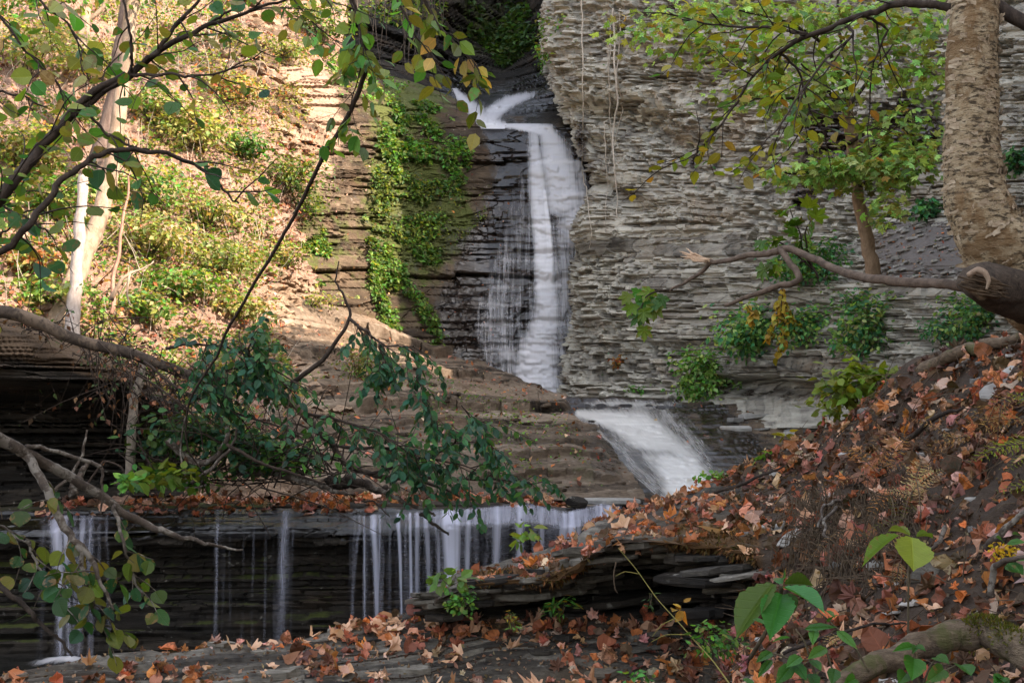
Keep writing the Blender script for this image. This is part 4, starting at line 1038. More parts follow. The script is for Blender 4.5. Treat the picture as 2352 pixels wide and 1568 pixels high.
t1, c1 = simple_tree('leaning_tree', 'tall pale trunk leaning right on the sunlit bank, full height of the picture', [(330,-330,18.8),(312,-60,18.3),(300,60,18.1),(284,180,17.9),(269,290,17.7),(261,360,17.6),(248,420,17.5),(230,490,17.3),(203,560,17.1),(178,620,16.9),(150,690,16.6),(120,760,16.4)], [.085,.10,.108,.12,.14], M['palebark'], 44)
S, L = Tubes(), Leaves()
c = path([c1[4], P(380,-160,18.3), P(470,-240,18.6)], 14); S.add(c, [.05,.015], 6)
c2 = path([c1[6], P(200,-120,18), P(90,-200,17.8)], 14); S.add(c2, [.05,.015], 6)
S.build('limb', M['palebark'], t1)
for i, (u, v, rx, rz) in enumerate([(60,-20,1.1,.5),(180,-60,1.2,.5),(420,-90,1.4,.5),(560,-120,1.3,.5)]):
    clump(L, P(u, v, 18), (rx, .8, rz), 420, .11, YG + GR, 900 + i, 8)
L.build('crown', 'rhomb', M['leaf'], t1)
t2, c2 = simple_tree('broken_tree', 'greyish broken-topped trunk standing in front of the tall leaning pale trunk', [(194,402,16.6),(188,480,16.5),(181,560,16.4),(176,640,16.3),(170,720,16.2),(163,815,16.0)], [.066,.07,.078,.088,.105], bark_mat('dead_bark', [(.25, (.22, .17, .14)), (.7, (.44, .37, .32))], (3,3,1.2), 7, .008), 30, seed=2)
S = Tubes(); r = np.random.default_rng(3)
for i in range(7):
    a = i / 7 * 6.28; q = c2[0] + np.array([math.cos(a), math.sin(a), 0]) * .055; S.add([q, q + UP * .08, q + UP * r.uniform(.10, .24) + r.normal(0, .015, 3)], [.02, .016, .002], 4)
S.build('splintered_top', M['palebark'], t2)
t3, c3 = simple_tree('shaded_tree', 'dark upright trunk just left of the pale leaning trunk at the picture top', [(302,-300,20.5),(298,-30,20.4),(288,60,20.3),(276,140,20.2),(262,230,20.2),(238,330,20.1),(210,420,20)], [.13,.125,.14,.15], bark_mat('shade_bark', [(.3, (.09, .06, .05)), (.7, (.22, .16, .13))], (3,3,1), 6, .01), 30, seed=4)
L = Leaves(); clump(L, P(300,-200,20.4), (2.0,1.5,.8), 900, .11, YG + GR, 33)
for q_, (u_, v_, d_) in enumerate([(560,-230,21),(760,-300,23),(430,-400,19),(650,-480,21),(900,-420,24)]): clump(L, P(u_, v_, d_), (2.0, 1.8, .8), 420, .15, YG + GR, 340 + q_, 12)  # unseen clumps added above the frame to dapple the sunlit bank
S = Tubes()
for q_ in ([(298,-230,20.4),(420,-330,19.6),(430,-400,19)],[(300,-260,20.4),(480,-260,20.8),(640,-270,22),(760,-300,23),(900,-400,24)],[(300,-280,20.4),(500,-400,20.6),(650,-480,21)]): S.add(path(q_, 12), [.06,.02], 6)  # limbs added to carry the unseen dapple clumps
S.build('limb', M['darkbark'], t3); L.build('crown', 'rhomb', M['leaf'], t3)
t4, c4 = simple_tree('slender_tree', 'thin sunlit trunk in the upper left, forking just under the picture top', [(225,-250,23.5),(212,-60,23.4),(200,20,23.3),(190,90,23.2),(180,180,23.0)], [.07,.09,.10], M['palebark'], 24, seed=6)
S = Tubes(); S.add(path([c4[-10], P(238,15,23.3), P(262,-70,23.2)], 10), [.05,.025], 6); S.build('limb', M['palebark'], t4)
L = Leaves(); clump(L, P(190,-110,23.4), (1.8,1.2,.6), 700, .11, YG + GR, 34); L.build('crown', 'rhomb', M['leaf'], t4)
t5, c5 = simple_tree('sapling', 'reddish thin sapling stem right of the broken-topped trunk', [(300,395,18.2),(288,470,18),(276,560,17.8),(262,640,17.6),(255,720,17.3)], [.012,.025,.035], bark_mat('red_bark', [(.3,(.20,.10,.07)),(.7,(.38,.22,.16))], (3,3,1), 6, .004), 20, 6, seed=8)
S, L = Tubes(), Leaves(); twigs_off(S, L, c5, 9, .7, .010, 9, .09, YG + AU, 81); S.build('twig', M['twig'], t5); L.build('foliage', 'rhomb', M['leaf'], t5)
S = Tubes(); cc = path([(255,690,16.5),(280,640,16.5),(315,620,16.6),(352,603,16.7)], 14, .01, 4); S.add(cc, [.035,.02,.008], 6); S.add(path([cc[6], P(292,678,16.4), P(300,700,16.3)], 6), [.02,.008], 5)
tag(S.build('dead_branch', M['palebark']), 'pale forked dead branch lying in the sunlit bushes by the reddish sapling', 'branch')

# ================================================================ bushes of the sunlit bank
SB = 'leafy bushes on the sunlit bank'
bank_bushes = [
 # u, v, rx, rz (px), n, size, palette, label
 (70, 120, 100, 75, 900, .10, YG, 'bush below the upper left corner of the picture, speckled with yellow'),
 (215, 150, 90, 55, 700, .10, YG, 'yellow-green bush between the thin forked trunk and the leaning trunk'),
 (45, 330, 85, 70, 900, .10, YG + [(.33,.30,.05)], 'pale yellow bush at the left edge above the thick dark branch'),
 (120, 440, 90, 60, 900, .10, YG + GR, 'bush low behind the thick dark branch, left of the broken-topped trunk'),
 (345, 240, 80, 50, 700, .10, YG + GR, 'bush directly right of the leaning trunk at the upper crossing branch'),
 (440, 290, 90, 60, 900, .12, YG, 'broad-leaved yellow-green bush in the middle of the sunlit bank'),
 (520, 205, 70, 34, 500, .09, YG + AU, 'low pale bush under the sunlit rocks at the top'),
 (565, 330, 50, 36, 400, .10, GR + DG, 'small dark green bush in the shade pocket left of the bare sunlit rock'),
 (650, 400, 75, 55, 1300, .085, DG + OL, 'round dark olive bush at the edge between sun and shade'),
 (690, 470, 55, 50, 700, .08, OL + DG, 'olive bush hanging below the round dark bush'),
 (350, 430, 90, 50, 900, .10, YG + GR, 'bush right of the leaning trunk where the lower dark branch crosses'),
 (480, 480, 90, 50, 900, .09, YG, 'bright yellow bush below the dark round leaves of the crossing branch'),
 (350, 545, 95, 55, 1000, .10, YG, 'glowing yellow bush right of the two pale trunk bases'),
 (500, 590, 90, 48, 900, .09, YG + OL, 'bush on the lower sunlit slope left of the arching thin vine'),
 (420, 650, 90, 50, 1000, .10, YG + GR, 'dense bush under the arching vine, above the fallen tree'),
 (60, 590, 70, 50, 600, .10, YG + AU, 'reddish and yellow bush low at the left edge above the fallen tree'),
 (120, 665, 70, 36, 500, .10, YG + GR, 'low green bush left of the broken-topped trunk foot'),
 (320, 700, 70, 36, 600, .10, GR + YG, 'green bush between the broken-topped trunk foot and the fallen tree'),
 (540, 700, 60, 36, 600, .09, YG, 'yellow bush just left of the bare sunlit ledge'),
 (660, 590, 60, 36, 500, .08, OL + YG, 'low olive bush where the slope meets the dark cliff'),
 (720, 690, 60, 20, 400, .07, YG, 'strip of sunlit yellow plants along the foot of the dark cliff'),
 (745, 55, 80, 60, 1100, .11, DG + OL, 'dark bush hanging over the shaded rim between the sunlit rocks and the gorge head'),
 (650, 110, 60, 26, 400, .09, YG + OL, 'low bush on the rim of the sunlit rocks, below the drooping top branch'),
 (830, 840, 40, 60, 500, .07, OL + YG, 'tall yellow-green weeds on the rock ramp behind the dark drooping leaves'),
]
for i, (u, v, rx, rz, n, sz, pl_, lb) in enumerate(bank_bushes):
    p, _ = surf('LB', u, v + rz * .8)
    k_ = p[1] / FPX
    shrub(lb, p, (rx * k_ * 1.1, rx * k_ * .8, rz * k_), int(n * 1.1), sz, pl_, 100 + i, SB, k=12, droop=.2)

# ================================================================ creeping plants on the dark cliff
CP = 'creepers on the dark cliff'
def wall_plant(label, poly, n, size, cols, seed, patch_='LC', lift=.17, group=CP, name='creeper', clumpy=2.0, thr=.485, w=None, tmpl='rhomb'):
    n = int(n * 1.05); p, N = pick(patch_, poly, n * 6, seed)
    f = fbm(p[:, 0] * clumpy, p[:, 1] * clumpy, p[:, 2] * clumpy, seed, 3); ok = f > thr
    p, N, f = p[ok][:n], N[ok][:n], f[ok][:n]
    r = np.random.default_rng(seed + 1)
    t = thing(name, label, 'plant', p[p[:, 2].argmin()], group)
    L = Leaves(); out = nrm(N * np.array([1, 1, .3]))
    pos = p + out * (lift * (.15 + r.random((len(p), 1)) * (.4 + 3 * (f[:, None] - thr))))
    Tn, NN = leaf_frames(r, len(p), .55, out, .6)
    tone = (.7 + .8 * vnoise(p[:, 0] * 2.3, p[:, 1] * 2.3, p[:, 2] * 2.3, seed))[:, None]
    L.add(pos, Tn, NN, size * r.uniform(.6, 1.3, len(p)), pal(r, len(p), cols, .25, w) * tone); L.build('foliage', tmpl, M['leaf'], t)
    S = Tubes()
    for q in range(5):
        i = r.integers(len(p)); a = p[i] + out[i] * .03; d = p[np.argsort(((p - a) ** 2).sum(1))[[0, len(p) // 16, len(p) // 8]]] + out[i] * .04
        S.add(path([x for x in d], 8), [.012, .006], 4)
    S.build_parts('stem', M['stem'], t); return t
wall_plant('bright green creeper mass at the top of the dark cliff, left of the fall head', [(880,235),(980,235),(1050,280),(1085,340),(1070,420),(1010,450),(905,410),(860,320)], 3600, .11, [(.07,.20,.03),(.10,.24,.035),(.05,.13,.025),(.16,.22,.04),(.09,.14,.03)], 201)
wall_plant('yellowish creeper patch under the bright green mass on the dark cliff', [(850,370),(930,400),(1060,440),(1050,500),(940,520),(850,490)], 1500, .095, OL + DG, 202)
wall_plant('creeper tuft midway down the dark cliff', [(825,500),(900,500),(1010,490),(1010,580),(850,610)], 1500, .095, OL + DG + GR[2:], 203)
wall_plant('long trailing creeper on the lower dark cliff, ending above the rock ramp', [(845,570),(1000,570),(1000,700),(1010,790),(930,800),(870,760),(840,660)], 3200, .095, [(.07,.19,.03),(.11,.23,.04),(.05,.12,.025),(.17,.22,.045),(.09,.14,.03)], 204)
wall_plant('thin creeper at the left end of the dark cliff, beside the sunlit slope', [(640,500),(740,520),(760,640),(700,660),(660,600)], 900, .085, GR + DG + OL, 205)
wall_plant('sparse moss-green weeds on the dark cliff beside the wet rock', [(1000,470),(1110,440),(1120,500),(1040,560),(1000,540)], 220, .06, OL, 206)
wall_plant('leafy fringe along the top rim of the dark cliff', [(740,110),(800,130),(930,200),(900,240),(780,220),(740,180)], 900, .095, GR + OL, 207)
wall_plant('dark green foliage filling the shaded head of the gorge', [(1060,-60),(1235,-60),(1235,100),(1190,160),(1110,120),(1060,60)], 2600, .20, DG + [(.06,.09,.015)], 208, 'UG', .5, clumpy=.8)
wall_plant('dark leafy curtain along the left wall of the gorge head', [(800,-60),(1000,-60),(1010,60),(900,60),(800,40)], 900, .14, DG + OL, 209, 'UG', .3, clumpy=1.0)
wall_plant('green creeper on the corner of the right cliff beside the gorge head', [(1236,40),(1320,20),(1330,90),(1270,140),(1240,180)], 500, .10, GR + OL, 210, 'RC', .2)

# ================================================================ bushes on the right cliff
RCg = 'bushes on the right cliff'
rc_bushes = [
 (1740, 758, 100, 78, 2000, .11, MG + BG, 'large green bush with round leaves on the cliff below the bare branch'),
 (1850, 745, 56, 52, 700, .09, BG + MG, 'small dark green bush right of the yellow dying vine'),
 (1995, 745, 84, 72, 1300, .10, BG + MG, 'blue-green bush on the cliff below the sapling foot'),
 (2250, 735, 95, 55, 1100, .085, BG + MG, 'green bush under the broken birch stub'),
 (2160, 760, 50, 40, 350, .07, BG, 'sparse small bush left of the bush under the broken birch stub'),
 (1615, 862, 66, 72, 1100, .11, MG + GR, 'bright green bush at the foot of the right cliff, above the cascade'),
 (1890, 600, 110, 60, 1500, .10, BG + GR, 'dark green bush left of the sapling foot'),
 (1960, 690, 60, 30, 350, .08, BG + GR, 'low dark green bush under the bare branch, beneath the sapling foot'),
 (2140, 475, 40, 30, 200, .12, BG, 'small fern-like bush at the scree top, left of the birch'),
 (2335, 370, 30, 30, 260, .10, BG, 'dark green sprig on the cliff at the right edge behind the birch'),
 (1470, 895, 30, 10, 90, .07, GR, 'tiny seedling patch on the low ledge left of the bright bush'),
 (1415, 830, 12, 14, 70, .08, AU, 'small faded orange tuft low on the right cliff near the fall foot'),
]
for i, (u, v, rx, rz, n, sz, pl_, lb) in enumerate(rc_bushes):
    p, N = surf('RC', u, v + rz * .55); k_ = p[1] / FPX
    p = p + N * np.array([1, 1, 0]) * .08
    shrub(lb, p, (rx * k_, rx * k_ * .45, rz * k_), n, sz, pl_, 300 + i, RCg, lift=.55, k=11, droop=.5, up=.5, tmpl='oval' if i < 3 else 'rhomb')
p, _ = surf('RC', 1790, 745)
t = thing('vine', 'yellow dying vine draped over the green bush on the right cliff', 'vine', p)
S, L = Tubes(), Leaves()
for i, (u, v, u2, v2) in enumerate([(1795,660,1790,800),(1800,690,1812,760),(1790,690,1760,780),(1715,700,1725,740),(1780,720,1830,740),(1805,720,1785,820)]):
    c = path([P(u, v, p[1] - .55), P((u + u2) / 2 + 8, (v + v2) / 2, p[1] - .65), P(u2, v2, p[1] - .6)], 12, .02, i); S.add(c, .008, 4)
    twig_leaves(L, c, 22, .13, [(.45,.30,.03),(.50,.36,.06),(.38,.28,.03)], np.random.default_rng(i), 0, hang=.8)
S.build('stem', M['twig'], t); L.build('foliage', 'heart', M['leaf'], t)
d_ = D('RC', 1700, 880) - .12
t = thing('vine', 'thin green vine strand trailing down at the cliff undercut', 'vine', P(1697, 900, d_))
S, L = Tubes(), Leaves(); c = path([(1692,845,d_),(1699,880,d_),(1695,915,d_),(1697,960,d_)], 14, .015, 2); S.add(c, .006, 4); twig_leaves(L, c, 26, .07, GR + MG, np.random.default_rng(4), 0, hang=.5)
S.build('stem', M['stem'], t); L.build('foliage', 'rhomb', M['leaf'], t)

# roots hanging in the gorge head
t = thing('hanging_roots', 'tangle of thin roots hanging in the dark gorge head beside the top branch', 'roots', P(900, -60, 31.5))
S = Tubes(); r = np.random.default_rng(31)
for i in range(34):
    u0 = r.uniform(800, 1010); v0 = r.uniform(-120, -20); l_ = r.uniform(90, 260); d0 = 31.6 + (u0 - 800) * .012
    S.add(path([(u0, v0, d0), (u0 + r.normal(0, 10), v0 + l_ * .5, d0 - .1), (u0 + r.normal(0, 18), v0 + l_, d0)], 12, .02, i), [.014, .006], 4)
S.build('root', bark_mat('shaded_root', [(.3,(.06,.045,.035)),(.7,(.17,.13,.10))], (5,5,2), 6, .003), t)
# hanging roots
roots = [
 ('long single pale root hanging down the corner of the right cliff', [(1338,-40),(1337,60),(1338,170),(1340,280),(1337,380),(1334,440)], .018),
 ('pale root tendril hanging just right of the fall edge', [(1337,390),(1345,430),(1352,480),(1358,540),(1352,570)], .012),
 ('thickest pale hanging root of the bundle on the right cliff', [(1408,20),(1412,90),(1412,160),(1420,240),(1408,300),(1412,380),(1418,460),(1415,500)], .024),
 ('left strand of the pale root bundle, curling aside at its middle', [(1402,60),(1400,150),(1402,220),(1398,258),(1380,266)], .014),
 ('right strand of the pale root bundle, bowing outward', [(1424,20),(1422,110),(1416,180),(1432,250),(1420,290),(1412,330)], .016),
 ('short root fibres below the pale root bundle', [(1388,280),(1392,350),(1396,420),(1392,470),(1386,520)], .010),
 ('thin root strand left of the big bundle on the right cliff', [(1396,100),(1398,170),(1400,240),(1404,330),(1400,400)], .010),
]
for i, (lb, L_, rad) in enumerate(roots):
    u = np.array([q[0] for q in L_], float); v = np.array([q[1] for q in L_], float)
    dd = depth_grid(['RC'], u[None, :], v[None, :])[0]; dd = np.minimum.accumulate(dd[::-1])[::-1] * .3 + dd * .7 - .10
    c = path([(a, b, d) for a, b, d in zip(u, v, dd)], 40, .012, i)
    S = Tubes(); S.add(c, [rad, rad * .85, rad * .4], 6)
    r = np.random.default_rng(i)
    tag(S.build('hanging_root', M['root']), lb, 'root', 'pale hanging roots')

# ================================================================ maple sapling on the scree
dS = 18.4
ms, cm = simple_tree('maple_sapling', 'young maple with a slim brown trunk growing on the scree by the right cliff', [(1944,235,dS-.6),(1952,290,dS-.5),(1957,350,dS-.4),(1968,430,dS-.3),(1982,500,dS-.2),(1997,570,dS-.1),(2010,632,dS)], [.07,.085,.082,.095,.11], bark_mat('maple_bark', [(.3,(.16,.10,.06)),(.7,(.34,.235,.155))], (3,3,1.2), 7, .006), 36, 10, seed=21)
S, L = Tubes(), Leaves()
lim = [[(1946,250,dS-.6),(1915,215,dS-.8),(1880,180,dS-1),(1840,150,dS-1.2)],[(1946,245,dS-.6),(1950,180,dS-.5),(1935,100,dS-.5),(1925,0,dS-.4),(1915,-80,dS-.4)],[(1948,260,dS-.5),(1985,200,dS-.3),(2030,140,dS-.2),(2080,60,dS)],
       [(1950,330,dS-.5),(1990,300,dS-.8),(2050,290,dS-1.0),(2100,310,dS-1.1)],[(1965,410,dS-.4),(1920,395,dS-.9),(1860,390,dS-1.2),(1800,400,dS-1.4)],[(1970,430,dS-.3),(2010,405,dS-.8),(2050,400,dS-1)],[(1944,240,dS-.6),(1870,230,dS-1),(1790,225,dS-1.3),(1720,230,dS-1.5)],[(1944,215,dS-.6),(1900,110,dS-.9),(1820,50,dS-1.2),(1700,20,dS-1.6)]]
for i, q in enumerate(lim): S.add(path(q, 14, .02, i), [.034, .012], 6)
S.build('branch', M['twig'], ms)
sprays = [(1860,195,130,26,300),(1760,215,90,26,180),(1850,250,90,16,130),(1905,215,50,18,60),(1880,392,130,30,480),(2020,385,100,30,220),(1850,410,70,22,170),(2010,425,50,20,60),(2060,330,80,50,360),(2085,390,60,34,200),(2060,270,50,18,90),(2030,470,36,24,90),(2040,500,30,18,50),
          (1560,40,110,34,230),(1700,30,120,34,260),(1840,40,110,36,250),(1980,40,110,40,260),(2100,70,70,50,230),(2130,170,60,50,200),(1660,110,110,26,180),(1790,120,90,26,170),(2060,140,60,40,140),(1500,90,70,24,90),(1840,320,40,12,40),(1930,130,70,30,130)]
for i, (u, v, rx, rz, n) in enumerate(sprays):
    dd = dS - 1.0 - (.3 if i % 2 else 0); k_ = dd / FPX
    clump(L, P(u, v, dd), (rx * k_ * 1.05, .55, rz * k_), int(n*.72), .15, MG + YG[:1] + [(.30,.30,.05),(.38,.26,.06)], 400 + i, k=12, up=.75, droop=.25, sub=.5, w=[4,4,3,2,2,1.2,.5])
L.build('crown', 'maple', M['leaf'], ms)

# ================================================================ near birch with its broken stub
bt = thing('birch_tree', 'large curly-barked birch trunk bending away at the right edge, with a broken stub', 'tree', P(2600, 900, 5.6))
cb = path([(2250,-420,5.0),(2243,-150,5.0),(2239,0,5.0),(2234,150,5.0),(2230,300,5.0),(2236,400,5.0),(2252,480,5.0),(2290,560,5.02),(2350,640,5.08),(2430,720,5.2),(2540,830,5.5),(2660,980,5.8)], 110, .003, 5)
S = Tubes(); rr = np.interp(np.linspace(0, 11, len(cb)), [0,1,2,3,4,5,6,7,8,9,10,11], [.082,.088,.092,.098,.105,.112,.125,.145,.155,.155,.16,.19]); S.add(cb, rr, 36, .13, 5)
trunk_tube = S
# peeling curls of bark
V, F, k_ = [], [], 0; r = np.random.default_rng(17)
for i in range(620):
    j = r.integers(8, 84); f = j / len(cb); tg = nrm(cb[j + 1] - cb[j]); a = r.uniform(0, 6.28)
    o = nrm(np.cross(tg, [math.cos(a), math.sin(a), .3])); s_ = nrm(np.cross(tg, o))
    rad = rr[j] * (1.0 + .04); ht = r.uniform(.006, .028); wd = r.uniform(.012, .05); lift = r.uniform(.003, .017) * (1 + (r.random() < .15))
    g = []
    for q in range(5):
        an = (q / 4 - .2) * wd / rad; e = o * math.cos(an) + s_ * math.sin(an)
        up_ = lift * (q / 4) ** 1.6
        for h in (-.5, .5): g.append(cb[j] + e * (rad + up_ - .004) + tg * ht * h * (1 - .5 * (q / 4) ** 2) + tg * .002 * math.sin(q * 2 + i))
    V += g; F += [(k_ + 2 * q, k_ + 2 * q + 1, k_ + 2 * q + 3, k_ + 2 * q + 2) for q in range(4)]; k_ += 10
trunk_tube.raw(V, F)
bo = trunk_tube.build('trunk', M['birch'], bt); bo.data.materials.append(bark_mat('curled_bark', [(.3, (.20, .13, .075)), (.55, (.42, .32, .215)), (.8, (.58, .48, .36))], (9, 9, 20), 3, .004))
mi = np.zeros(len(bo.data.polygons), np.int32); q0 = len(trunk_tube.it[0][1]); mi[q0:q0 + len(F)] = 1; bo.data.polygons.foreach_set('material_index', mi)
# stub: hollow broken end of a limb thicker than it is long
ax = path([(2470,725,5.3),(2390,692,5.12),(2320,668,4.96),(2262,652,4.84),(2226,648,4.76)], 30)
tg = nrm(ax[-1] - ax[0])
S = Tubes(); S.add(ax, [.115,.110,.100,.085,.050], 30, .22, 8)
sb = S.build('broken_stub', bark_mat('stub_bark', [(.3,(.035,.026,.020)),(.6,(.095,.070,.052)),(.85,(.19,.145,.105))], (9,9,9), 4, .008), bt)
r = np.random.default_rng(4); V, F = [], []
cc_ = P(2264, 657, 4.66); e1 = nrm(P(2300, 667, 4.70) - P(2216, 644, 4.70)); e2 = nrm(np.cross(e1, [0, 1, 0]) * -1); e3 = np.cross(e1, e2); e3 = e3 * np.sign(-e3[1])
n_ = 40; V = [cc_ - e3 * .012]
for k2 in (.5, .8, 1.0):
    for q in range(n_):
        a_ = q / n_ * 6.283; w_ = k2 * (1 + .12 * math.sin(a_ * 5) + .08 * math.sin(a_ * 9 + 1)); V.append(cc_ + e1 * math.cos(a_) * .080 * w_ + e2 * math.sin(a_) * .046 * w_ + e3 * (.000 if k2 < 1 else -.03) - e3 * .018 * (1 - k2))
F = [(1 + k2 * n_ + q, 1 + k2 * n_ + (q + 1) % n_, 1 + (k2 + 1) * n_ + (q + 1) % n_, 1 + (k2 + 1) * n_ + q) for k2 in range(2) for q in range(n_)]; T3 = [(0, 1 + (q + 1) % n_, 1 + q) for q in range(n_)]
S = Tubes(); S.raw(V, F, T3)
for i in range(60):
    a_ = r.uniform(0, 6.28); q = r.uniform(.05, .9) ** .6; o_ = cc_ + e1 * math.cos(a_) * .070 * q + e2 * math.sin(a_) * .038 * q; ln = r.uniform(.015, .05)
    S.add([o_ - e1 * ln, o_ + e3 * .004, o_ + e1 * ln * .8 + e3 * r.uniform(.002, .014) + r.normal(0, .003, 3)], [.003, .0055, .001], 4)
S.build('splintered_wood', M['wood'], bt)
S = Tubes(); S.add(path([(2224,632,4.66),(2246,620,4.63),(2262,626,4.61),(2271,645,4.61),(2266,664,4.62)], 16), [.010,.013,.009,.004], 7); S.build('bark_strip', M['palebark'], bt)
# limb and its leaves sweeping left
S, L = Tubes(), Leaves()
lc = path([(2215,24,5.0),(2150,14,5.05),(2080,10,5.1),(2000,30,5.2),(1910,62,5.3),(1820,98,5.4),(1775,130,5.45),(1735,170,5.5),(1712,200,5.5)], 60, .004, 2); S.add(lc, [.018,.015,.012,.008,.004], 8, .1)
la = path([lc[34], P(1850,75,5.35), P(1780,70,5.4), P(1700,62,5.5), P(1620,55,5.5), P(1540,30,5.5)], 20, .006, 3); S.add(la, [.009,.003], 6)
lb_ = path([lc[-1], P(1690,235,5.5), P(1650,290,5.5), P(1600,350,5.5), P(1530,380,5.45)], 20, .006, 4); S.add(lb_, [.007,.002], 6)
lc2 = path([lc[40], P(1830,150,5.5), P(1860,240,5.55), P(1900,310,5.6)], 20, .006, 5); S.add(lc2, [.007,.002], 6)
lc3 = path([lc[22], P(2040,70,5.25), P(2010,140,5.3), P(1990,190,5.35)], 20, .006, 6); S.add(lc3, [.007,.002], 6)
lc4 = path([lc[26], P(1960,80,5.2), P(1880,160,5.1), P(1790,290,5.0), P(1740,340,5.0)], 20, .006, 6); S.add(lc4, [.007,.002], 6)
bl = [(.20,.24,.02),(.27,.25,.025),(.13,.20,.02),(.34,.26,.03),(.38,.19,.04),(.08,.18,.05)]; bw_ = [4,4,3,2,.7,1.5]
for i, (cc, n, t0) in enumerate([(lc,10,.25),(la,12,.1),(lb_,8,.1),(lc2,9,.2),(lc3,4,.2),(lc4,8,.2)]):
    twigs_off(S, L, cc, n, .34, .004, 7, .060, bl, 500 + i, t0, 1, .25, bw_, plane=.3, droop=.15)
S.build('limb', M['twig'], bt); L.build('foliage', 'oval', M['leaf'], bt)
S = Tubes(); S.add(path([(2290,15,5.0),(2330,40,4.95),(2400,75,4.9),(2500,110,4.85)], 16), [.03,.026], 10, .1); S.build('limb', M['twig'], bt)

# bare branch reaching left past the stub
bb = thing('bare_branch', 'bare crooked branch with a splintered tip reaching left from the birch stub', 'branch', P(2230, 655, 5.25))
S = Tubes()
c = path([(2420,690,5.3),(2300,668,5.22),(2205,655,5.2),(2130,652,5.4),(2060,645,5.6),(1990,637,5.8),(1930,622,6.0),(1865,592,6.2),(1810,574,6.35),(1775,580,6.4),(1720,587,6.5),(1660,600,6.65),(1628,600,6.7)], 70, .004, 9)
S.add(c, [.023,.022,.021,.020,.019,.018,.015,.012], 9, .16, 3)
S.build('limb', M['branch'], bb)
S = Tubes(); S.add(path([c[42], P(1835,640,6.2), P(1790,655,6.25), P(1740,672,6.3), P(1668,702,6.35)], 24, .004, 4), [.018,.016,.014,.008], 8, .16); S.build('side_branch', M['branch'], bb); S = Tubes(); S.add(path([c[-2], P(1612,625,6.75), P(1575,650,6.8), P(1536,668,6.8)], 16, .004, 6), [.012,.010,.005], 7, .1); S.build('side_branch', M['branch'], bb)
S = Tubes(); r = np.random.default_rng(2)
for i in range(12): S.add([c[-2] + r.normal(0, .006, 3), P(1600 + r.normal(0, 3), 592 + r.normal(0, 4), 6.72), P(1568 + r.normal(0, 6), 583 + r.normal(0, 7), 6.75)], [.008, .006, .0015], 4)
S.build('splintered_tip', bark_mat('fresh_wood', [(.3,(.40,.24,.14)),(.7,(.62,.44,.30))], (3,9,9), 3, .004), bb)
sp = thing('maple_sprig', 'hanging sprig of green maple leaves below the splintered branch tip', 'sprig', P(1500, 650, 6.9))
S, L = Tubes(), Leaves(); c = path([(1545,665,6.85),(1510,668,6.85),(1485,680,6.85),(1475,700,6.85),(1472,720,6.85)], 16); S.add(c, [.006,.003], 5)
r = np.random.default_rng(6)
for (u, v, s_) in [(1465,655,.10),(1500,655,.11),(1530,672,.10),(1480,675,.12),(1460,690,.10),(1505,690,.11),(1482,712,.11),(1465,715,.09),(1480,740,.10),(1520,690,.09),(1450,668,.09),(1476,700,.1)]:
    p = P(u, v, 6.85 + r.normal(0, .05)); N = nrm(np.array([r.normal(0, .3), -.8, .5 + r.normal(0, .3)]))
    L.add(p, np.array([r.normal(0, .5), -.1, -.7]), N, s_ * 1.15, pal(r, 1, [(.10,.17,.012),(.05,.15,.03),(.14,.19,.02)], .2))
S.build('stem', M['twig'], sp); L.build('foliage', 'maple', M['leaf'], sp)
sp = thing('maple_sprig', 'spray of large green maple leaves standing behind the bend of the bare branch', 'sprig', P(1850, 620, 7.4))
S, L = Tubes(), Leaves()
for i, q in enumerate([[(1880,640,7.4),(1850,580,7.4),(1830,520,7.4),(1815,480,7.4)],[(1870,620,7.4),(1800,560,7.4),(1745,545,7.4)],[(1865,610,7.4),(1850,545,7.3),(1870,480,7.3)],[(1850,600,7.4),(1800,600,7.3),(1770,605,7.3)]]):
    c = path(q, 14, .006, i); S.add(c, [.007,.003], 5); twig_leaves(L, c, 9, .125, [(.14,.19,.015),(.07,.17,.02),(.10,.20,.03)], np.random.default_rng(20 + i), .3, hang=.5, upn=.6)
S.build('stem', M['twig'], sp); L.build('foliage', 'maple', M['leaf'], sp)

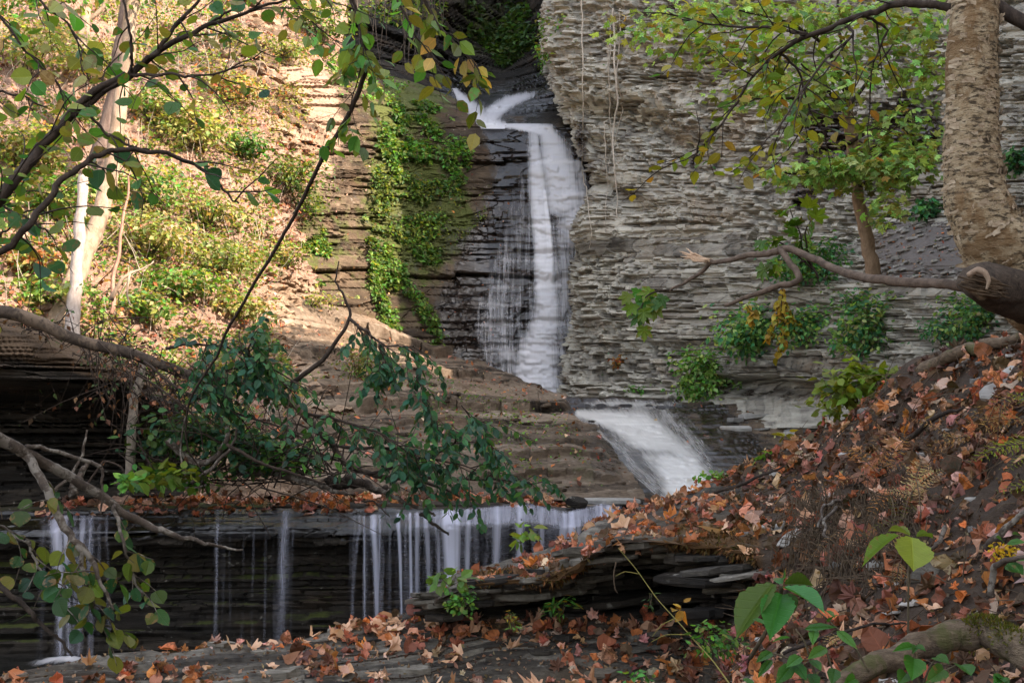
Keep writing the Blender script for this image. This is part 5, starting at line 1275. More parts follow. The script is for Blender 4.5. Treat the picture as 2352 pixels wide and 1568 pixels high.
# ================================================================ near leafy branches, left
def near_branch(label, limbs, twl, leafcols, size, seed, tmpl='round', mat=None, loc=None, group=None, hang=.5, w=None, name='leafy_branch', n_tw=None, upn=.5):
    t = thing(name, label, 'branch', P(*limbs[0][0][0]), group); S, L = Tubes(), Leaves()
    for i, (q, rad, ntw, ln, nl) in enumerate(limbs):
        c = path(q, max(24, 7 * len(q)), .004, seed + i); S.add(c, rad, 8, .08, seed)
        if ntw: twigs_off(S, L, c, ntw, ln, .0035, nl, size, leafcols, seed * 7 + i, .12, 1, hang, w, plane=.4, droop=.3, upn=upn)
    S.build('limb', mat or M['twig'], t)
    if L.p: L.build('foliage', tmpl, M['leaf'], t)
    return t
nb = [(.06,.16,.035),(.11,.20,.03),(.19,.25,.035),(.05,.15,.07),(.26,.26,.045)]
near_branch('thick dark branch rising from the left edge to the picture top, with round leaves', [
 ([(-1500,1500,3.4),(-700,1020,3.8),(-160,620,4.2),(-60,520,4.25),(0,455,4.3),(50,395,4.35),(100,335,4.4),(180,252,4.45),(300,168,4.5),(400,98,4.55),(480,58,4.6),(600,18,4.6),(720,-20,4.6)], [.034,.030,.024,.021,.018,.014,.010,.007,.003], 26, .40, 6),
 ([(135,300,4.4),(165,255,4.42),(210,215,4.45),(290,172,4.5)], [.013,.012,.012], 0, 0, 0),
 ([(300,168,4.5),(350,130,4.5),(390,75,4.5),(455,5,4.5),(500,-40,4.5)], [.009,.007,.004], 6, .30, 4),
 ([(480,58,4.6),(520,30,4.6),(585,-15,4.6)], [.006,.003], 2, .28, 3),
 ([(290,172,4.5),(370,170,4.45),(450,175,4.4),(560,150,4.4)], [.007,.003], 6, .30, 4),
 ([(280,-20,4.4),(295,60,4.4),(303,130,4.45),(300,170,4.5)], [.004,.006], 3, .25, 3)], None, nb, .052, 41, hang=.45)
near_branch('slim dark branch crossing the leaning trunk, bowed with drooping round leaves', [
 ([(-60,640,4.1),(0,585,4.1),(60,520,4.1),(105,468,4.15),(150,410,4.2),(200,368,4.25),(245,352,4.3),(300,345,4.35),(360,350,4.4),(440,376,4.45),(490,410,4.45),(520,442,4.45),(548,470,4.45)], [.012,.011,.009,.007,.003], 12, .30, 3),
 ([(200,260,4.4),(250,310,4.4),(300,335,4.4),(340,345,4.4)], [.005,.004], 4, .25, 3)], None, nb, .060, 43, hang=.7)
near_branch('leafy twigs low at the left edge, above the dark outcrop', [
 ([(-500,300,4.3),(-60,440,4.6),(0,470,4.6),(60,500,4.6),(110,530,4.6)], [.008,.003], 7, .3, 4), ([(-500,640,4.3),(-60,560,4.6),(0,545,4.6),(40,510,4.6)], [.008,.003], 3, .25, 3)], None, nb, .07, 47, hang=.5)
near_branch('leafy spray of yellow-green twigs entering at the upper left corner', [
 ([(-400,-400,4.8),(-80,-60,5),(0,40,5),(60,120,5),(130,190,5),(150,250,5)], [.008,.003], 9, .38, 5), ([(0,-80,5),(90,0,5),(160,60,5),(190,120,5)], [.006,.003], 8, .36, 5), ([(-500,300,4.7),(-80,230,5),(0,208,5),(60,225,5),(110,250,5)], [.007,.003], 4, .2, 3)], None, YG + GR, .07, 53, hang=.4)
near_branch('mottled bare branch at lower left, bending into twigs of drooping round leaves', [
 ([(-1000,620,4.4),(-500,800,4.7),(-140,930,5.0),(-40,985,5.1),(30,1025,5.2),(90,1055,5.3),(160,1095,5.4),(250,1150,5.5),(330,1203,5.6),(380,1220,5.6),(430,1238,5.65),(470,1245,5.65),(510,1257,5.7),(560,1263,5.7)], [.038,.032,.026,.023,.020,.016,.011,.008,.004], 0, 0, 0),
 ([(55,1040,5.25),(85,1085,5.2),(115,1140,5.15),(145,1205,5.1),(180,1250,5.1),(215,1295,5.1),(235,1350,5.1),(262,1400,5.1)], [.020,.017,.012,.005], 7, .26, 5),
 ([(180,1250,5.1),(190,1300,5.1),(205,1350,5.1),(215,1400,5.1),(232,1440,5.1)], [.011,.004], 7, .24, 5),
 ([(262,1160,5.5),(275,1215,5.45),(290,1270,5.4),(310,1325,5.4),(325,1370,5.4)], [.009,.004], 6, .22, 4),
 ([(60,1240,5.2),(80,1290,5.2),(110,1330,5.2),(150,1380,5.2)], [.006,.003], 6, .24, 4),
 ([(-500,1050,4.9),(-30,1200,5.2),(30,1230,5.2),(75,1260,5.2)], [.006,.003], 5, .24, 4)], None, [(.03,.09,.02),(.06,.11,.015),(.12,.14,.02),(.03,.09,.045),(.15,.14,.025)], .072, 59, mat=M['greytwig'], hang=.9)  # leaf colours darkened: shade at the lower left painted in
near_branch('broken pale-tipped twig dangling from the mottled lower left branch', [
 ([(60,1025,5.25),(110,1030,5.3),(170,1050,5.35),(225,1068,5.4),(237,1082,5.4),(236,1120,5.4),(232,1180,5.4)], [.010,.008,.008,.006,.004], 0, 0, 0)], None, nb, .08, 61, mat=M['greytwig'], name='dead_twig')
near_branch('dark dead stick slanting across the bottom left corner', [
 ([(-500,1120,4.6),(-40,1320,5.0),(20,1365,5.0),(70,1405,5.0),(100,1440,5.0),(140,1468,5.0),(165,1505,5.0)], [.012,.010,.004], 0, 0, 0)], None, nb, .08, 63, mat=M['darkbark'], name='dead_twig')
near_branch('leafy hanging branch at the top centre, before the dark gorge head', [
 ([(760,-500,7.6),(930,-120,8),(960,-30,8),(1000,50,8),(1045,100,8),(1085,140,8),(1108,180,8)], [.016,.011,.004], 11, .42, 6),
 ([(900,-120,8),(915,0,8),(960,90,8),(1010,150,8)], [.010,.004], 8, .40, 6)], None, GR + OL + AU[-1:], .125, 67, 'oval', hang=.8)
near_branch('long drooping branch with leaves above, its bare tip arching down over the sunlit bank', [
 ([(400,-450,8.2),(700,-140,8.5),(790,-40,8.6),(830,60,8.7),(840,160,8.8),(812,240,8.9),(785,290,9.0),(730,385,9.3),(690,470,9.6),(640,560,9.9),(585,650,10.2),(530,745,10.5),(490,830,10.8),(445,900,11),(428,960,11.2),(432,1030,11.4),(470,1090,11.6)], [.020,.020,.018,.016,.014,.012,.009,.006], 0, 0, 0),
 ([(790,-40,8.6),(820,40,8.6),(835,130,8.6),(812,220,8.7),(790,290,8.8)], [.006,.003], 15, .42, 6),
 ([(500,-260,8.3),(600,-100,8.5),(690,20,8.6),(760,90,8.7),(840,110,8.8)], [.008,.003], 9, .40, 6)], None, GR + OL, .115, 71, 'oval', hang=.8)

# ================================================================ fallen tree with drooping dark leaves
ft = thing('fallen_tree', 'fallen tree slanting from the left edge to the ledge, with drooping blue-green leaves', 'tree', P(1040, 1125, 13.9))
S, L = Tubes(), Leaves()
fc = path([(-900,520,12.4),(-500,590,12.7),(-160,660,13.0),(-20,708,13.1),(60,730,13.2),(130,758,13.3),(200,785,13.4),(300,810,13.5),(400,850,13.6),(480,872,13.6),(560,882,13.6),(640,905,13.6),(680,935,13.6),(720,975,13.6),(760,1020,13.7),(790,1062,13.7),(860,1090,13.7),(940,1100,13.8),(1000,1115,13.8),(1060,1140,13.8)], 110, .010, 5)
S.add(fc, [.085,.078,.068,.064,.058,.052,.045,.038,.032,.024,.012], 10, .16, 6)
S.build('trunk', bark_mat('fallen_bark', [(.3,(.022,.016,.012)),(.7,(.075,.055,.041))], (4,4,4), 6, .008, patch_=((.16,.115,.08), 3)), ft)
S = Tubes()
subs = [[(650,890,13.6),(700,860,13.5),(750,815,13.4),(790,760,13.3),(803,715,13.3),(790,680,13.3),(772,650,13.3),(780,600,13.3)],
        [(800,730,13.3),(840,760,13.2),(880,790,13.2),(950,795,13.2)],
        [(700,950,13.6),(760,960,13.3),(840,985,13.1),(900,1010,13.0),(960,1060,13.0)],
        [(760,1020,13.7),(840,1030,13.3),(920,1030,13.2),(1000,1050,13.1),(1090,1080,13.0)],
        [(850,1088,13.7),(940,1060,13.3),(1040,1020,13.2),(1090,960,13.2)],
        [(440,862,13.6),(520,850,13.3),(600,840,13.2),(680,900,13.1)],
        [(380,800,13.4),(430,790,13.3),(520,800,13.2),(600,830,13.2),(720,900,13.0)],
        [(600,900,13.6),(590,860,13.3),(570,800,13.2),(595,760,13.2)],
        [(930,1098,13.8),(1030,1100,13.4),(1130,1100,13.2),(1230,1110,13.1)]]
for i, q in enumerate(subs):
    c = path(q, 30, .010, i); S.add(c, [.030 if i == 0 else .020, .006], 6, .1)
    if i == 0: continue
    twigs_off(S, L, c, 17 if i not in (6,) else 9, .62, .006, 12, .10, BD + [(.07,.17,.06)], 700 + i, .12, 1, 1.0, plane=.6, droop=.5, upn=.35)
for j, q in enumerate([[(470,780,13.2),(480,850,13.2),(510,930,13.2)],[(550,760,13.2),(560,820,13.1),(600,880,13.1)],[(960,860,12.9),(985,930,12.9),(1010,990,12.9)],[(870,790,13),(880,830,13),(890,860,13)],[(1060,930,12.9),(1110,990,12.9),(1160,1060,12.9)],[(430,830,13.2),(470,880,13.1),(540,920,13.1)]]):
    c = path(q, 14, .02, j); S.add(c, [.008,.004], 5); twigs_off(S, L, c, 11, .48, .004, 12, .10, BD, 760 + j, .05, 1, 1.0, plane=.5, droop=.5, upn=.35)
S.build('branch', M['twig'], ft); L.build('foliage', 'oval', M['leaf'], ft)

pp = thing('dead_pole', 'upright pale dead stem standing before the dark hollow under the fallen tree', 'dead stem', P(298, 1092, 14.0))
S = Tubes(); S.add(path([(328,820,13.9),(322,870,13.9),(310,915,13.9),(304,970,13.9),(301,1030,13.95),(298,1095,14)], 30, .004, 3), [.045,.05,.05,.052], 9, .14); S.build('trunk', bark_mat('dead_pale', [(.3, (.15, .12, .095)), (.7, (.36, .30, .24))], (3, 3, 2), 8, .006), pp)
sticks = [
 ('pale stick leaning up out of the dark hollow', [(110,1140,13.4),(165,1090,13.4),(190,1040,13.4),(200,990,13.4)], .022, 'greytwig'),
 ('mossy grey stub of wood beside the leaning pale stick', [(168,1140,13.3),(180,1100,13.3),(200,1060,13.35)], .05, 'greytwig'),
 ('long grey driftwood limb resting on the ledge under the fallen tree', [(545,1085,13.9),(620,1085,13.9),(680,1100,13.8),(740,1120,13.8),(800,1135,13.8)], .045, 'greytwig'),
 ('dark log end on the ledge right of the grey driftwood limb', [(760,1105,14.2),(820,1110,14.2),(880,1118,14.2)], .075, 'darkbark'),
 ('grey branch bent like an elbow in the brush pile', [(385,1010,13.4),(440,1060,13.5),(500,1045,13.4),(520,1000,13.3),(512,960,13.3)], .04, 'greytwig'),
 ('curved dead branch in front of the brush pile', [(440,1110,13.2),(490,1070,13.2),(530,1030,13.2),(545,985,13.2)], .022, 'greytwig'),
 ('thin arched twig left of the pale upright stem', [(200,1110,13.2),(240,1060,13.2),(280,1075,13.2),(290,1110,13.2)], .012, 'twig'),
 ('long straight stick crossing the brush pile to the ledge', [(520,1020,13.1),(600,1060,13.1),(680,1090,13.1),(750,1110,13.2)], .020, 'twig'),
 ('wet dark branch lying over the lip of the lower fall', [(855,1118,13.7),(900,1140,13.5),(950,1160,13.4),(1000,1182,13.3)], .028, 'greytwig'),
 ('short black stick poking out in front of the falling water', [(965,1178,13.3),(1000,1205,13.2),(1032,1226,13.2)], .022, 'darkbark'),
 ('thin stick lying along the ledge edge', [(830,1150,13.6),(860,1152,13.6),(895,1185,13.4)], .012, 'twig'),
 ('pair of thin poles lying on the ledge before the pale upright stem', [(262,1110,13.6),(330,1120,13.6),(400,1122,13.6),(475,1116,13.6)], .022, 'greytwig'),
 ('crooked twig slanting through the brush below the fallen trunk', [(300,850,13.4),(380,900,13.3),(450,960,13.3),(470,1040,13.3)], .012, 'twig'),
 ('bare branchlet under the fallen trunk, pointing right', [(330,830,13.4),(420,900,13.3),(520,940,13.2),(640,980,13.2),(740,1010,13.2)], .016, 'twig'),
 ('dead twig rising steeply out of the dark brush', [(430,1110,13.3),(415,1040,13.3),(420,980,13.3),(440,930,13.3)], .012, 'greytwig')]
for i, (lb, q, rad, mt) in enumerate(sticks):
    S = Tubes(); S.add(path(q, 24, rad * .35, i), [rad, rad * .8, rad * .45], 7, .15, i)
    tag(S.build('stick', M[mt]), lb, 'stick', 'dead sticks about the ledge')
for j_, (u, v, n_, w_) in enumerate([(330,880,700,110),(250,820,400,80),(420,930,500,90),(90,790,300,110)]):
    t = thing('dead_brush', ['dead brown twigs and leaves hanging over the right end of the dark outcrop', 'thin bare brush on the brow of the dark outcrop', 'dead brush below the middle of the fallen trunk', 'matted dead stems on top of the dark outcrop at the left edge'][j_], 'brush', P(u, v, 14.2), 'dead brush round the dark outcrop')
    S, L = Tubes(), Leaves(); r = np.random.default_rng(1200 + j_)
    for i in range(60):
        a_ = P(r.normal(u, w_ * .45), r.normal(v - 25, 18), r.uniform(13.3, 14.6)); dd = nrm(np.array([r.normal(0, .8), r.normal(-.2, .4), r.normal(-.2, .7)])); ln = r.uniform(.25, .9)
        cc = path([a_, a_ + dd * ln * .5 + r.normal(0, .05, 3), a_ + dd * ln - UP * .15], 8); S.add(cc, [.007, .002], 4)
        if i % 2: twig_leaves(L, cc, 5, .07, [(.16,.075,.04),(.22,.10,.05),(.09,.05,.03),(.05,.09,.03)], r, .3, hang=.9)
    S.build('twig', M['twig'], t); L.build('foliage', 'rhomb', M['litter'], t)
brush = thing('brush_pile', 'tangled dark brush of thin dead twigs under the fallen tree', 'brush', P(560, 1110, 14))
S = Tubes(); r = np.random.default_rng(77)
for i in range(150):
    a = P(r.uniform(330, 800), r.uniform(1040, 1120), r.uniform(13.4, 14.6)); d = nrm(r.normal(0, 1, 3) * [1, .5, .6] + [0, 0, .5]); ln = r.uniform(.4, 1.3)
    S.add(path([a, a + d * ln * .5 + r.normal(0, .08, 3), a + d * ln + r.normal(0, .15, 3) - UP * .2], 9), [.009, .003], 4)
S.build('twig', M['twig'], brush)
L = Leaves()
for i, (u, v, rx, rz, n, pl_) in enumerate([(420,1000,90,70,500,BD + DG),(560,1030,90,60,500,BD + DG),(660,1060,80,50,400,BD + GR),(420,1090,60,30,200,GR),(350,1085,40,40,160,GR + OL)]):
    clump(L, P(u, v, 13.9), (rx * 14 / FPX, .4, rz * 14 / FPX), n, .11, pl_, 780 + i, 9)
L.build('foliage', 'oval', M['leaf'], brush)
# ================================================================ undergrowth and litter masses
def ground_leaves(name, patch_, poly, n, size, cols, seed, hmax=.3, thr=.0, scale=1.2, tmpl='rhomb', mat='leaf', flat=False, w=None, nz=None, jit=.25):
    p, N = pick(patch_, poly, n, seed, nz); r = np.random.default_rng(seed + 3)
    f = fbm(p[:, 0] * scale, p[:, 1] * scale, p[:, 2] * scale, seed, 4); ok = f > thr; p, N, f = p[ok], N[ok], f[ok]
    m = len(p); L = Leaves(.12 if flat else 0)
    if flat:
        NN = nrm(N + r.normal(0, .38, (m, 3))); Tn = rdir(r, m); pos = p + N * (size * .12 * r.random((m, 1)) + .004)
    else:
        Tn, NN = leaf_frames(r, m, .8, None, .15); pos = p + UP * (hmax * r.random((m, 1)) ** 1.3 * np.clip((f - thr) * 5, .15, 1)[:, None])
    tone = (.65 + .7 * vnoise(p[:, 0] * 1.7, p[:, 1] * 1.7, p[:, 2] * 1.7, seed + 9))[:, None] if not flat else 1.0
    L.add(pos, Tn, NN, size * r.uniform(.4, 1.3, m), pal(r, m, cols, jit, w) * tone)
    if tmpl == 'maple':      # a mix of lobed and simple leaves
        L2 = Leaves(.11); sel = r.random(m) < .5
        for k2 in ('p', 't', 'n', 'z', 'c', 'w', 'b'):
            full = getattr(L, k2)[0]; setattr(L2, k2, [full[sel]]); setattr(L, k2, [full[~sel]])
        tag(L2.build(name, 'heart', M[mat]), 'simple oval leaves among the litter', kind='stuff')
    o = L.build(name, tmpl, M[mat]); return tag(o, kind='stuff')
LEFT = [(-300,-300),(480,-300),(560,60),(600,200),(560,330),(640,470),(690,600),(560,700),(640,800),(700,900),(560,1060),(300,1100),(-300,1000)]
tag(ground_leaves('undergrowth', 'LB', LEFT, 54000, .085, YG + GR + [(.30,.22,.06)], 601, .42, .455, 1.1), 'low yellow-green undergrowth covering the sunlit bank', None)
tag(ground_leaves('undergrowth', 'LB', [(480,60),(720,130),(760,240),(640,330),(560,300),(480,180)], 5000, .07, YG + [(.32,.30,.08)], 602, .25, .42, 1.1), 'sparse pale plants below the sunlit rocks at the top', None)
tag(ground_leaves('leaf_litter', 'LB', [(-300,-300),(700,-300),(800,120),(700,500),(640,700),(700,900),(600,1130),(-300,1130)], 13000, .085, LIT, 603, flat=True, mat='litter'), 'fallen leaves strewn over the sunlit bank', None)
tag(ground_leaves('leaf_litter', 'RP', [(600,640),(860,760),(1150,860),(1340,930),(1470,1150),(640,1150)], 1500, .08, LIT, 620, flat=True, mat='litter', scale=2, thr=.45), 'scattered fallen leaves on the shale ramp', None)
tag(ground_leaves('leaf_litter', 'CS', [(1300,930),(1900,930),(1900,1100),(1600,1100)], 90, .075, LIT + [(.5,.38,.2)], 604, flat=True, mat='litter'), 'single fallen leaves sprinkled on the wet cascade rock', None)
tag(ground_leaves('leaf_litter', 'LC', [(740,300),(1200,400),(1150,880),(760,760)], 260, .06, LIT, 605, flat=True, mat='litter'), 'fallen leaves caught on the dark cliff', None)
tag(ground_leaves('weeds', 'RP', [(700,800),(1000,860),(1330,960),(1400,1120),(700,1120)], 2200, .06, GR + OL, 606, .22, .52, 1.6), 'thin weeds in the cracks of the rock ramp', None)
tag(ground_leaves('weeds', 'RC', [(1320,0),(2300,0),(2300,900),(1320,900)], 500, .07, GR + BG, 607, .12, .58, 1.0, nz=.15), 'small weeds rooted in the right cliff', None)
tag(ground_leaves('leaf_litter', 'RC', [(2030,520),(2352,520),(2352,640),(2010,640)], 160, .06, LIT, 608, flat=True, mat='litter'), 'fallen leaves dotted over the scree', None)
LEDGE = [(-300,1090),(1340,1090),(1340,1162),(760,1180),(-300,1200)]
tag(ground_leaves('leaf_litter', 'LG', LEDGE, 2600, .12, LIT, 609, flat=True, mat='litter', tmpl='maple', scale=1.5, thr=.42, nz=.5), 'drift of fallen leaves along the ledge top', None)
BANK = [(1640,1090),(1800,1020),(1950,950),(2100,840),(2360,770),(2900,700),(2900,1700),(1600,1700),(1700,1450),(1720,1280)]
tag(ground_leaves('leaf_litter', 'RB', BANK, 4300, .092, [c_ for c_ in LIT] + [(.09,.055,.035)] * 3, 610, flat=True, mat='litter', tmpl='maple', thr=.36, scale=2.2), 'matted fallen leaves covering the right-hand bank', None)
tag(ground_leaves('leaf_litter', 'RB', [(1000,1330),(1250,1235),(1450,1150),(1640,1090),(1720,1280),(1420,1300),(1020,1390)], 1100, .085, LIT, 611, flat=True, mat='litter', tmpl='maple', thr=.46, scale=2, nz=.4), 'fallen leaves on top of the mossy overhang', None)
tag(ground_leaves('leaf_litter', 'FS', [(-200,1420),(600,1440),(950,1408),(1100,1420),(1700,1425),(1750,1600),(-200,1600)], 1000, .09, LIT, 612, flat=True, mat='litter', tmpl='maple', thr=.47, scale=2, nz=.5), 'fallen leaves over the foreground slab', None)

tag(ground_leaves('leaf_litter', 'RB', BANK, 12000, .032, [(.13,.075,.045),(.09,.05,.03),(.22,.13,.08),(.06,.035,.022),(.30,.19,.12)], 614, flat=True, mat='litter', thr=.3, scale=2.2), 'crumbled leaf fragments and bark bits on the right-hand bank', None)
tag(ground_leaves('leaf_litter', 'FS', [(-200,1420),(600,1440),(950,1408),(1100,1420),(1700,1425),(1750,1600),(-200,1600)], 2500, .026, [(.13,.075,.045),(.09,.05,.03),(.22,.13,.08),(.30,.19,.12)], 615, flat=True, mat='litter', thr=.3, scale=2.2, nz=.4), 'crumbled leaf fragments on the foreground slab', None)
def twig_litter(patch_, poly, n, seed, label, ln=(.08, .35), rad=.0035, up=0.0, mat='hair'):
    p, N = pick(patch_, poly, n, seed); r = np.random.default_rng(seed); S = Tubes()
    for a, n_ in zip(p, N):
        d = rdir(r, 1)[0]; d = nrm(d - n_ * (d @ n_) + n_ * r.uniform(-.1, .25) + UP * up); l_ = r.uniform(*ln)
        S.add([a + n_ * .008, a + n_ * .02 + d * l_ * .5 + r.normal(0, l_ * .06, 3), a + n_ * .012 + d * l_], [rad, rad * .4], 3, caps=False)
    return tag(S.build('twig_litter', M[mat]), label, kind='stuff')
twig_litter('RB', BANK, 900, 660, 'fine dead twigs strewn over the right-hand bank')
twig_litter('LG', LEDGE, 160, 661, 'dead twigs on the ledge top', (.1, .5), .006)
twig_litter('LB', LEFT, 700, 662, 'dry stalks and twigs standing on the sunlit bank', (.25, .9), .007, 1.0, 'root')
tag(ground_leaves('leaf_litter', 'RB', [(2000,1000),(2150,900),(2360,800),(2360,1600),(1750,1600),(1760,1430),(1900,1380)], 500, .085, LIT, 616, flat=True, mat='litter', tmpl='maple', thr=.30, scale=2.2), 'matted fallen leaves on the near part of the bank', None)
tag(ground_leaves('leaf_litter', 'RB', [(2700,-200),(4300,-300),(4400,2400),(2300,2400),(2352,1500)], 2200, .09, LIT + [(.10,.06,.04)] * 2, 617, flat=True, mat='litter', tmpl='maple', thr=.36, scale=2.2), 'matted fallen leaves on the bank beyond the birch', None)
# moss pads on the overhang and bare root hair on the bank
def moss_pad(poly, n, seed, label):
    p, N = pick('RB', poly, n, seed); r = np.random.default_rng(seed)
    f = fbm(p[:, 0] * 3, p[:, 1] * 3, p[:, 2] * 3, seed, 3); ok = f > .42; p, N = p[ok], N[ok]; m = len(p)
    L = Leaves(); L.add(p, nrm(N * .8 + rdir(r, m) * .6 + [0, 0, -.3]), rdir(r, m), r.uniform(.02, .05, m), pal(r, m, [(.13,.065,.02),(.09,.045,.015),(.17,.09,.03),(.08,.06,.015)], .25), .5)
    return tag(L.build('moss', 'rhomb', M['litter']), label, kind='stuff')
moss_pad([(1080,1320),(1260,1290),(1430,1270),(1560,1210),(1720,1200),(1740,1300),(1560,1320),(1260,1345),(1100,1350)], 12000, 640, 'brown moss hanging over the lip of the overhang')
moss_pad([(1690,1320),(1790,1340),(1790,1410),(1700,1400)], 3000, 641, 'rust-brown moss pad at the end of the overhang')

rm = thing('root_mat', 'curtain of fine dead brown roots hanging down the right-hand bank', 'roots', surf('RB', 2000, 1380)[0])
S = Tubes(); r = np.random.default_rng(9)
p, N = pick('RB', [(1840,1180),(1900,1150),(2120,1130),(2130,1300),(2050,1350),(1880,1340)], 1300, 650)
for a, n_ in zip(p, N):
    ln = r.uniform(.12, .40); d = nrm(n_ * .5 + r.normal(0, .5, 3) - UP * .3)
    S.add(path([a, a + d * ln * .4, a + d * ln * .5 - UP * ln * .5 + r.normal(0, .02, 3), a + d * ln * .4 - UP * ln], 7), [.0032, .0012], 3, caps=False)
S.build('fine_root', M['hair'], rm)
S = Tubes()
for i, q in enumerate([[(1920,1165,6.2),(1900,1190,5.9),(1890,1220,5.7),(1905,1240,5.6)],[(2010,1330,5.1),(2030,1370,5.0),(2060,1410,4.9)],[(1930,1150,6.3),(1895,1165,6.2),(1880,1210,5.8)],[(2170,1210,4.9),(2140,1260,4.8),(2120,1300,4.7)]]): S.add(path(q, 14, .008, i), [.010,.005], 6)
S.build_parts('woody_root', M['greytwig'], rm)

# ================================================================ countable fallen leaves
variants = []
vr = np.random.default_rng(88)
LC_ = {'tan': [(.46,.28,.17),(.42,.25,.16)], 'pale pink-brown': [(.50,.32,.22),(.54,.36,.25)], 'rust red': [(.30,.11,.06),(.33,.13,.06)], 'orange': [(.50,.20,.05),(.45,.17,.05)], 'dark brown': [(.17,.085,.05),(.20,.10,.06)]}
for cn, cs in LC_.items():
    for q in range(7):
        L = Leaves(.07); b = vr.normal(0, .6, 2); b[1] += vr.choice([-.5, .9])
        L.add(np.zeros(3), np.array([1., 0, 0]), UP, 1.0, np.array(cs[q % 2]) * vr.uniform(.85, 1.15), vr.uniform(.8, 1.05), b)
        V, F, c = L.mesh('fallen_leaf', 'maple' if q < 4 else 'heart', M['litter'])
        V[:, 0] -= .4; V[:, 2] += .10 * np.sin(V[:, 0] * 7 + q) * .5
        variants.append((cn, make_mesh('fallen_leaf', V, F, M['litter'], col=c, smooth=False)))
from mathutils import Matrix
def strew(patch_, poly, n, where, size, seed, weights, nz=.25, lift=.25, clump_=2.0, thr=.47):
    p, N = pick(patch_, poly, n * 6, seed, nz); r = np.random.default_rng(seed)
    f = fbm(p[:, 0] * clump_, p[:, 1] * clump_, p[:, 2] * clump_, seed, 3) + .25 * r.random(len(p)); ok = f > thr + .1
    p, N = p[ok][:n], N[ok][:n]
    names = list(LC_)
    for a, n_ in zip(p, N):
        cn = names[r.choice(5, p=weights)]; me = [m for c_, m in variants if c_ == cn][r.integers(7)]
        o = bpy.data.objects.new('fallen_leaf', me); COL.objects.link(o)
        z = nrm(n_ + r.normal(0, .35, 3)); x = rdir(r, 1)[0]; x = nrm(x - z * (x @ z)); y = np.cross(z, x); s_ = size * r.uniform(.7, 1.25)
        mat = np.eye(4); mat[:3, 0], mat[:3, 1], mat[:3, 2], mat[:3, 3] = x * s_, y * s_, z * s_, a + n_ * s_ * lift * r.random() * .6
        o.matrix_world = Matrix(mat.tolist())
        tag(o, f'{cn} dry leaf fallen {where}', 'fallen leaf', f'{cn} leaves fallen {where}')
wts = [.36, .30, .20, .05, .09]
strew('FS', [(-50,1460),(650,1462),(960,1405),(1120,1425),(1500,1425),(1700,1460),(1650,1600),(-50,1600)], 120, 'on the grey foreground slab', .12, 801, wts, .4)
strew('RB', [(1010,1380),(1090,1300),(1250,1240),(1450,1152),(1640,1095),(1720,1270),(1560,1250),(1420,1275),(1270,1300),(1100,1330)], 60, 'on top of the mossy overhanging rock', .11, 802, wts, .3)
strew('RB', [(1640,1095),(1800,1025),(1950,955),(2110,845),(2352,775),(2352,1600),(1750,1600),(1760,1430),(1720,1300)], 120, 'on the steep right-hand bank', .095, 803, [.30,.28,.24,.07,.11], .1, thr=.38)

# ================================================================ plants and stones of the near bank
def c3(X, Y): return (1560 + X * .42517) / 1.08844, (1100 + Y * .42508) / 1.08844   # bearings read off an enlarged view
def blade(L, base, tip, wpx, d0, d1, cols, r, tilt=(0, -.75, .65), bend=(-.15, .1)):
    a, b = P(*base, d0), P(*tip, d1); ln = np.linalg.norm(b - a)
    L.add(a, b - a, nrm(np.array(tilt) + r.normal(0, .12, 3)), ln, pal(r, 1, cols, .08), wpx * (d0 / FPX) / ln / .78, bend)
def stem(S, lst, r0, r1): S.add(path(lst, 14), [r0, r1], 5)
r = np.random.default_rng(12)
bg_ = [(.06,.20,.045),(.05,.17,.03)]
t = thing('hobblebush', 'plant with big serrated green leaves in front of the bank, lower right', 'plant', P(*c3(760, 1230), 3.3))
L, S = Leaves(), Tubes()
blade(L, c3(885,845), c3(645,1135), 82, 3.2, 3.1, [(.05,.12,.008)], r, (-.5,-.75,.35))
blade(L, c3(930,905), c3(862,1135), 78, 3.2, 3.05, bg_, r, (0,-.85,.5))
blade(L, c3(935,865), c3(1195,985), 66, 3.2, 3.1, [(.06,.21,.06)], r, (.15,-.6,.8))
blade(L, c3(945,845), c3(1140,835), 44, 3.22, 3.3, [(.05,.10,.008)], r, (0,-.5,.5))
blade(L, c3(935,850), c3(930,780), 36, 3.22, 3.35, bg_, r, (-.4,-.6,.6))
blade(L, c3(960,900), c3(1010,1000), 30, 3.24, 3.2, [(.04,.10,.01)], r)
stem(S, [(*c3(925,850),3.2),(*c3(915,960),3.26),(*c3(820,1150),3.35),(*c3(740,1280),3.45)], .005, .006)
L.build('foliage', 'big', M['leaf'], t); S.build_parts('stem', M['stem'], t)
t = thing('hobblebush', 'two-leaved plant with a round yellow-green leaf, midway up the bank', 'plant', P(*c3(1672, 1180), 3.6))
L, S = Leaves(), Tubes(); yg_ = [(.17,.26,.03),(.15,.24,.03)]
blade(L, c3(1615,560), c3(1395,705), 40, 3.6, 3.5, yg_, r, (-.3,-.55,.8))
blade(L, c3(1690,570), c3(1705,765), 92, 3.6, 3.5, [(.19,.25,.025)], r, (.05,-.8,.6), (-.05, -.05))
blade(L, c3(1680,560), c3(1555,503), 20, 3.62, 3.75, yg_, r, (0,-.4,.9))
blade(L, c3(1720,568), c3(1825,550), 22, 3.62, 3.7, yg_, r, (.2,-.4,.9))
stem(S, [(*c3(1680,560),3.62),(*c3(1678,720),3.64),(*c3(1672,900),3.66),(*c3(1672,1180),3.68)], .0025, .0035)
L.build('foliage', 'big', M['leaf'], t); S.build_parts('stem', M['stem'], t)
t = thing('seedling', 'cluster of oval-leaved green seedlings at the bottom below the big serrated leaves', 'plant', P(*c3(1100, 1420), 2.9))
L, S = Leaves(), Tubes(); sg = [(.05,.16,.02),(.07,.19,.03),(.04,.13,.015)]
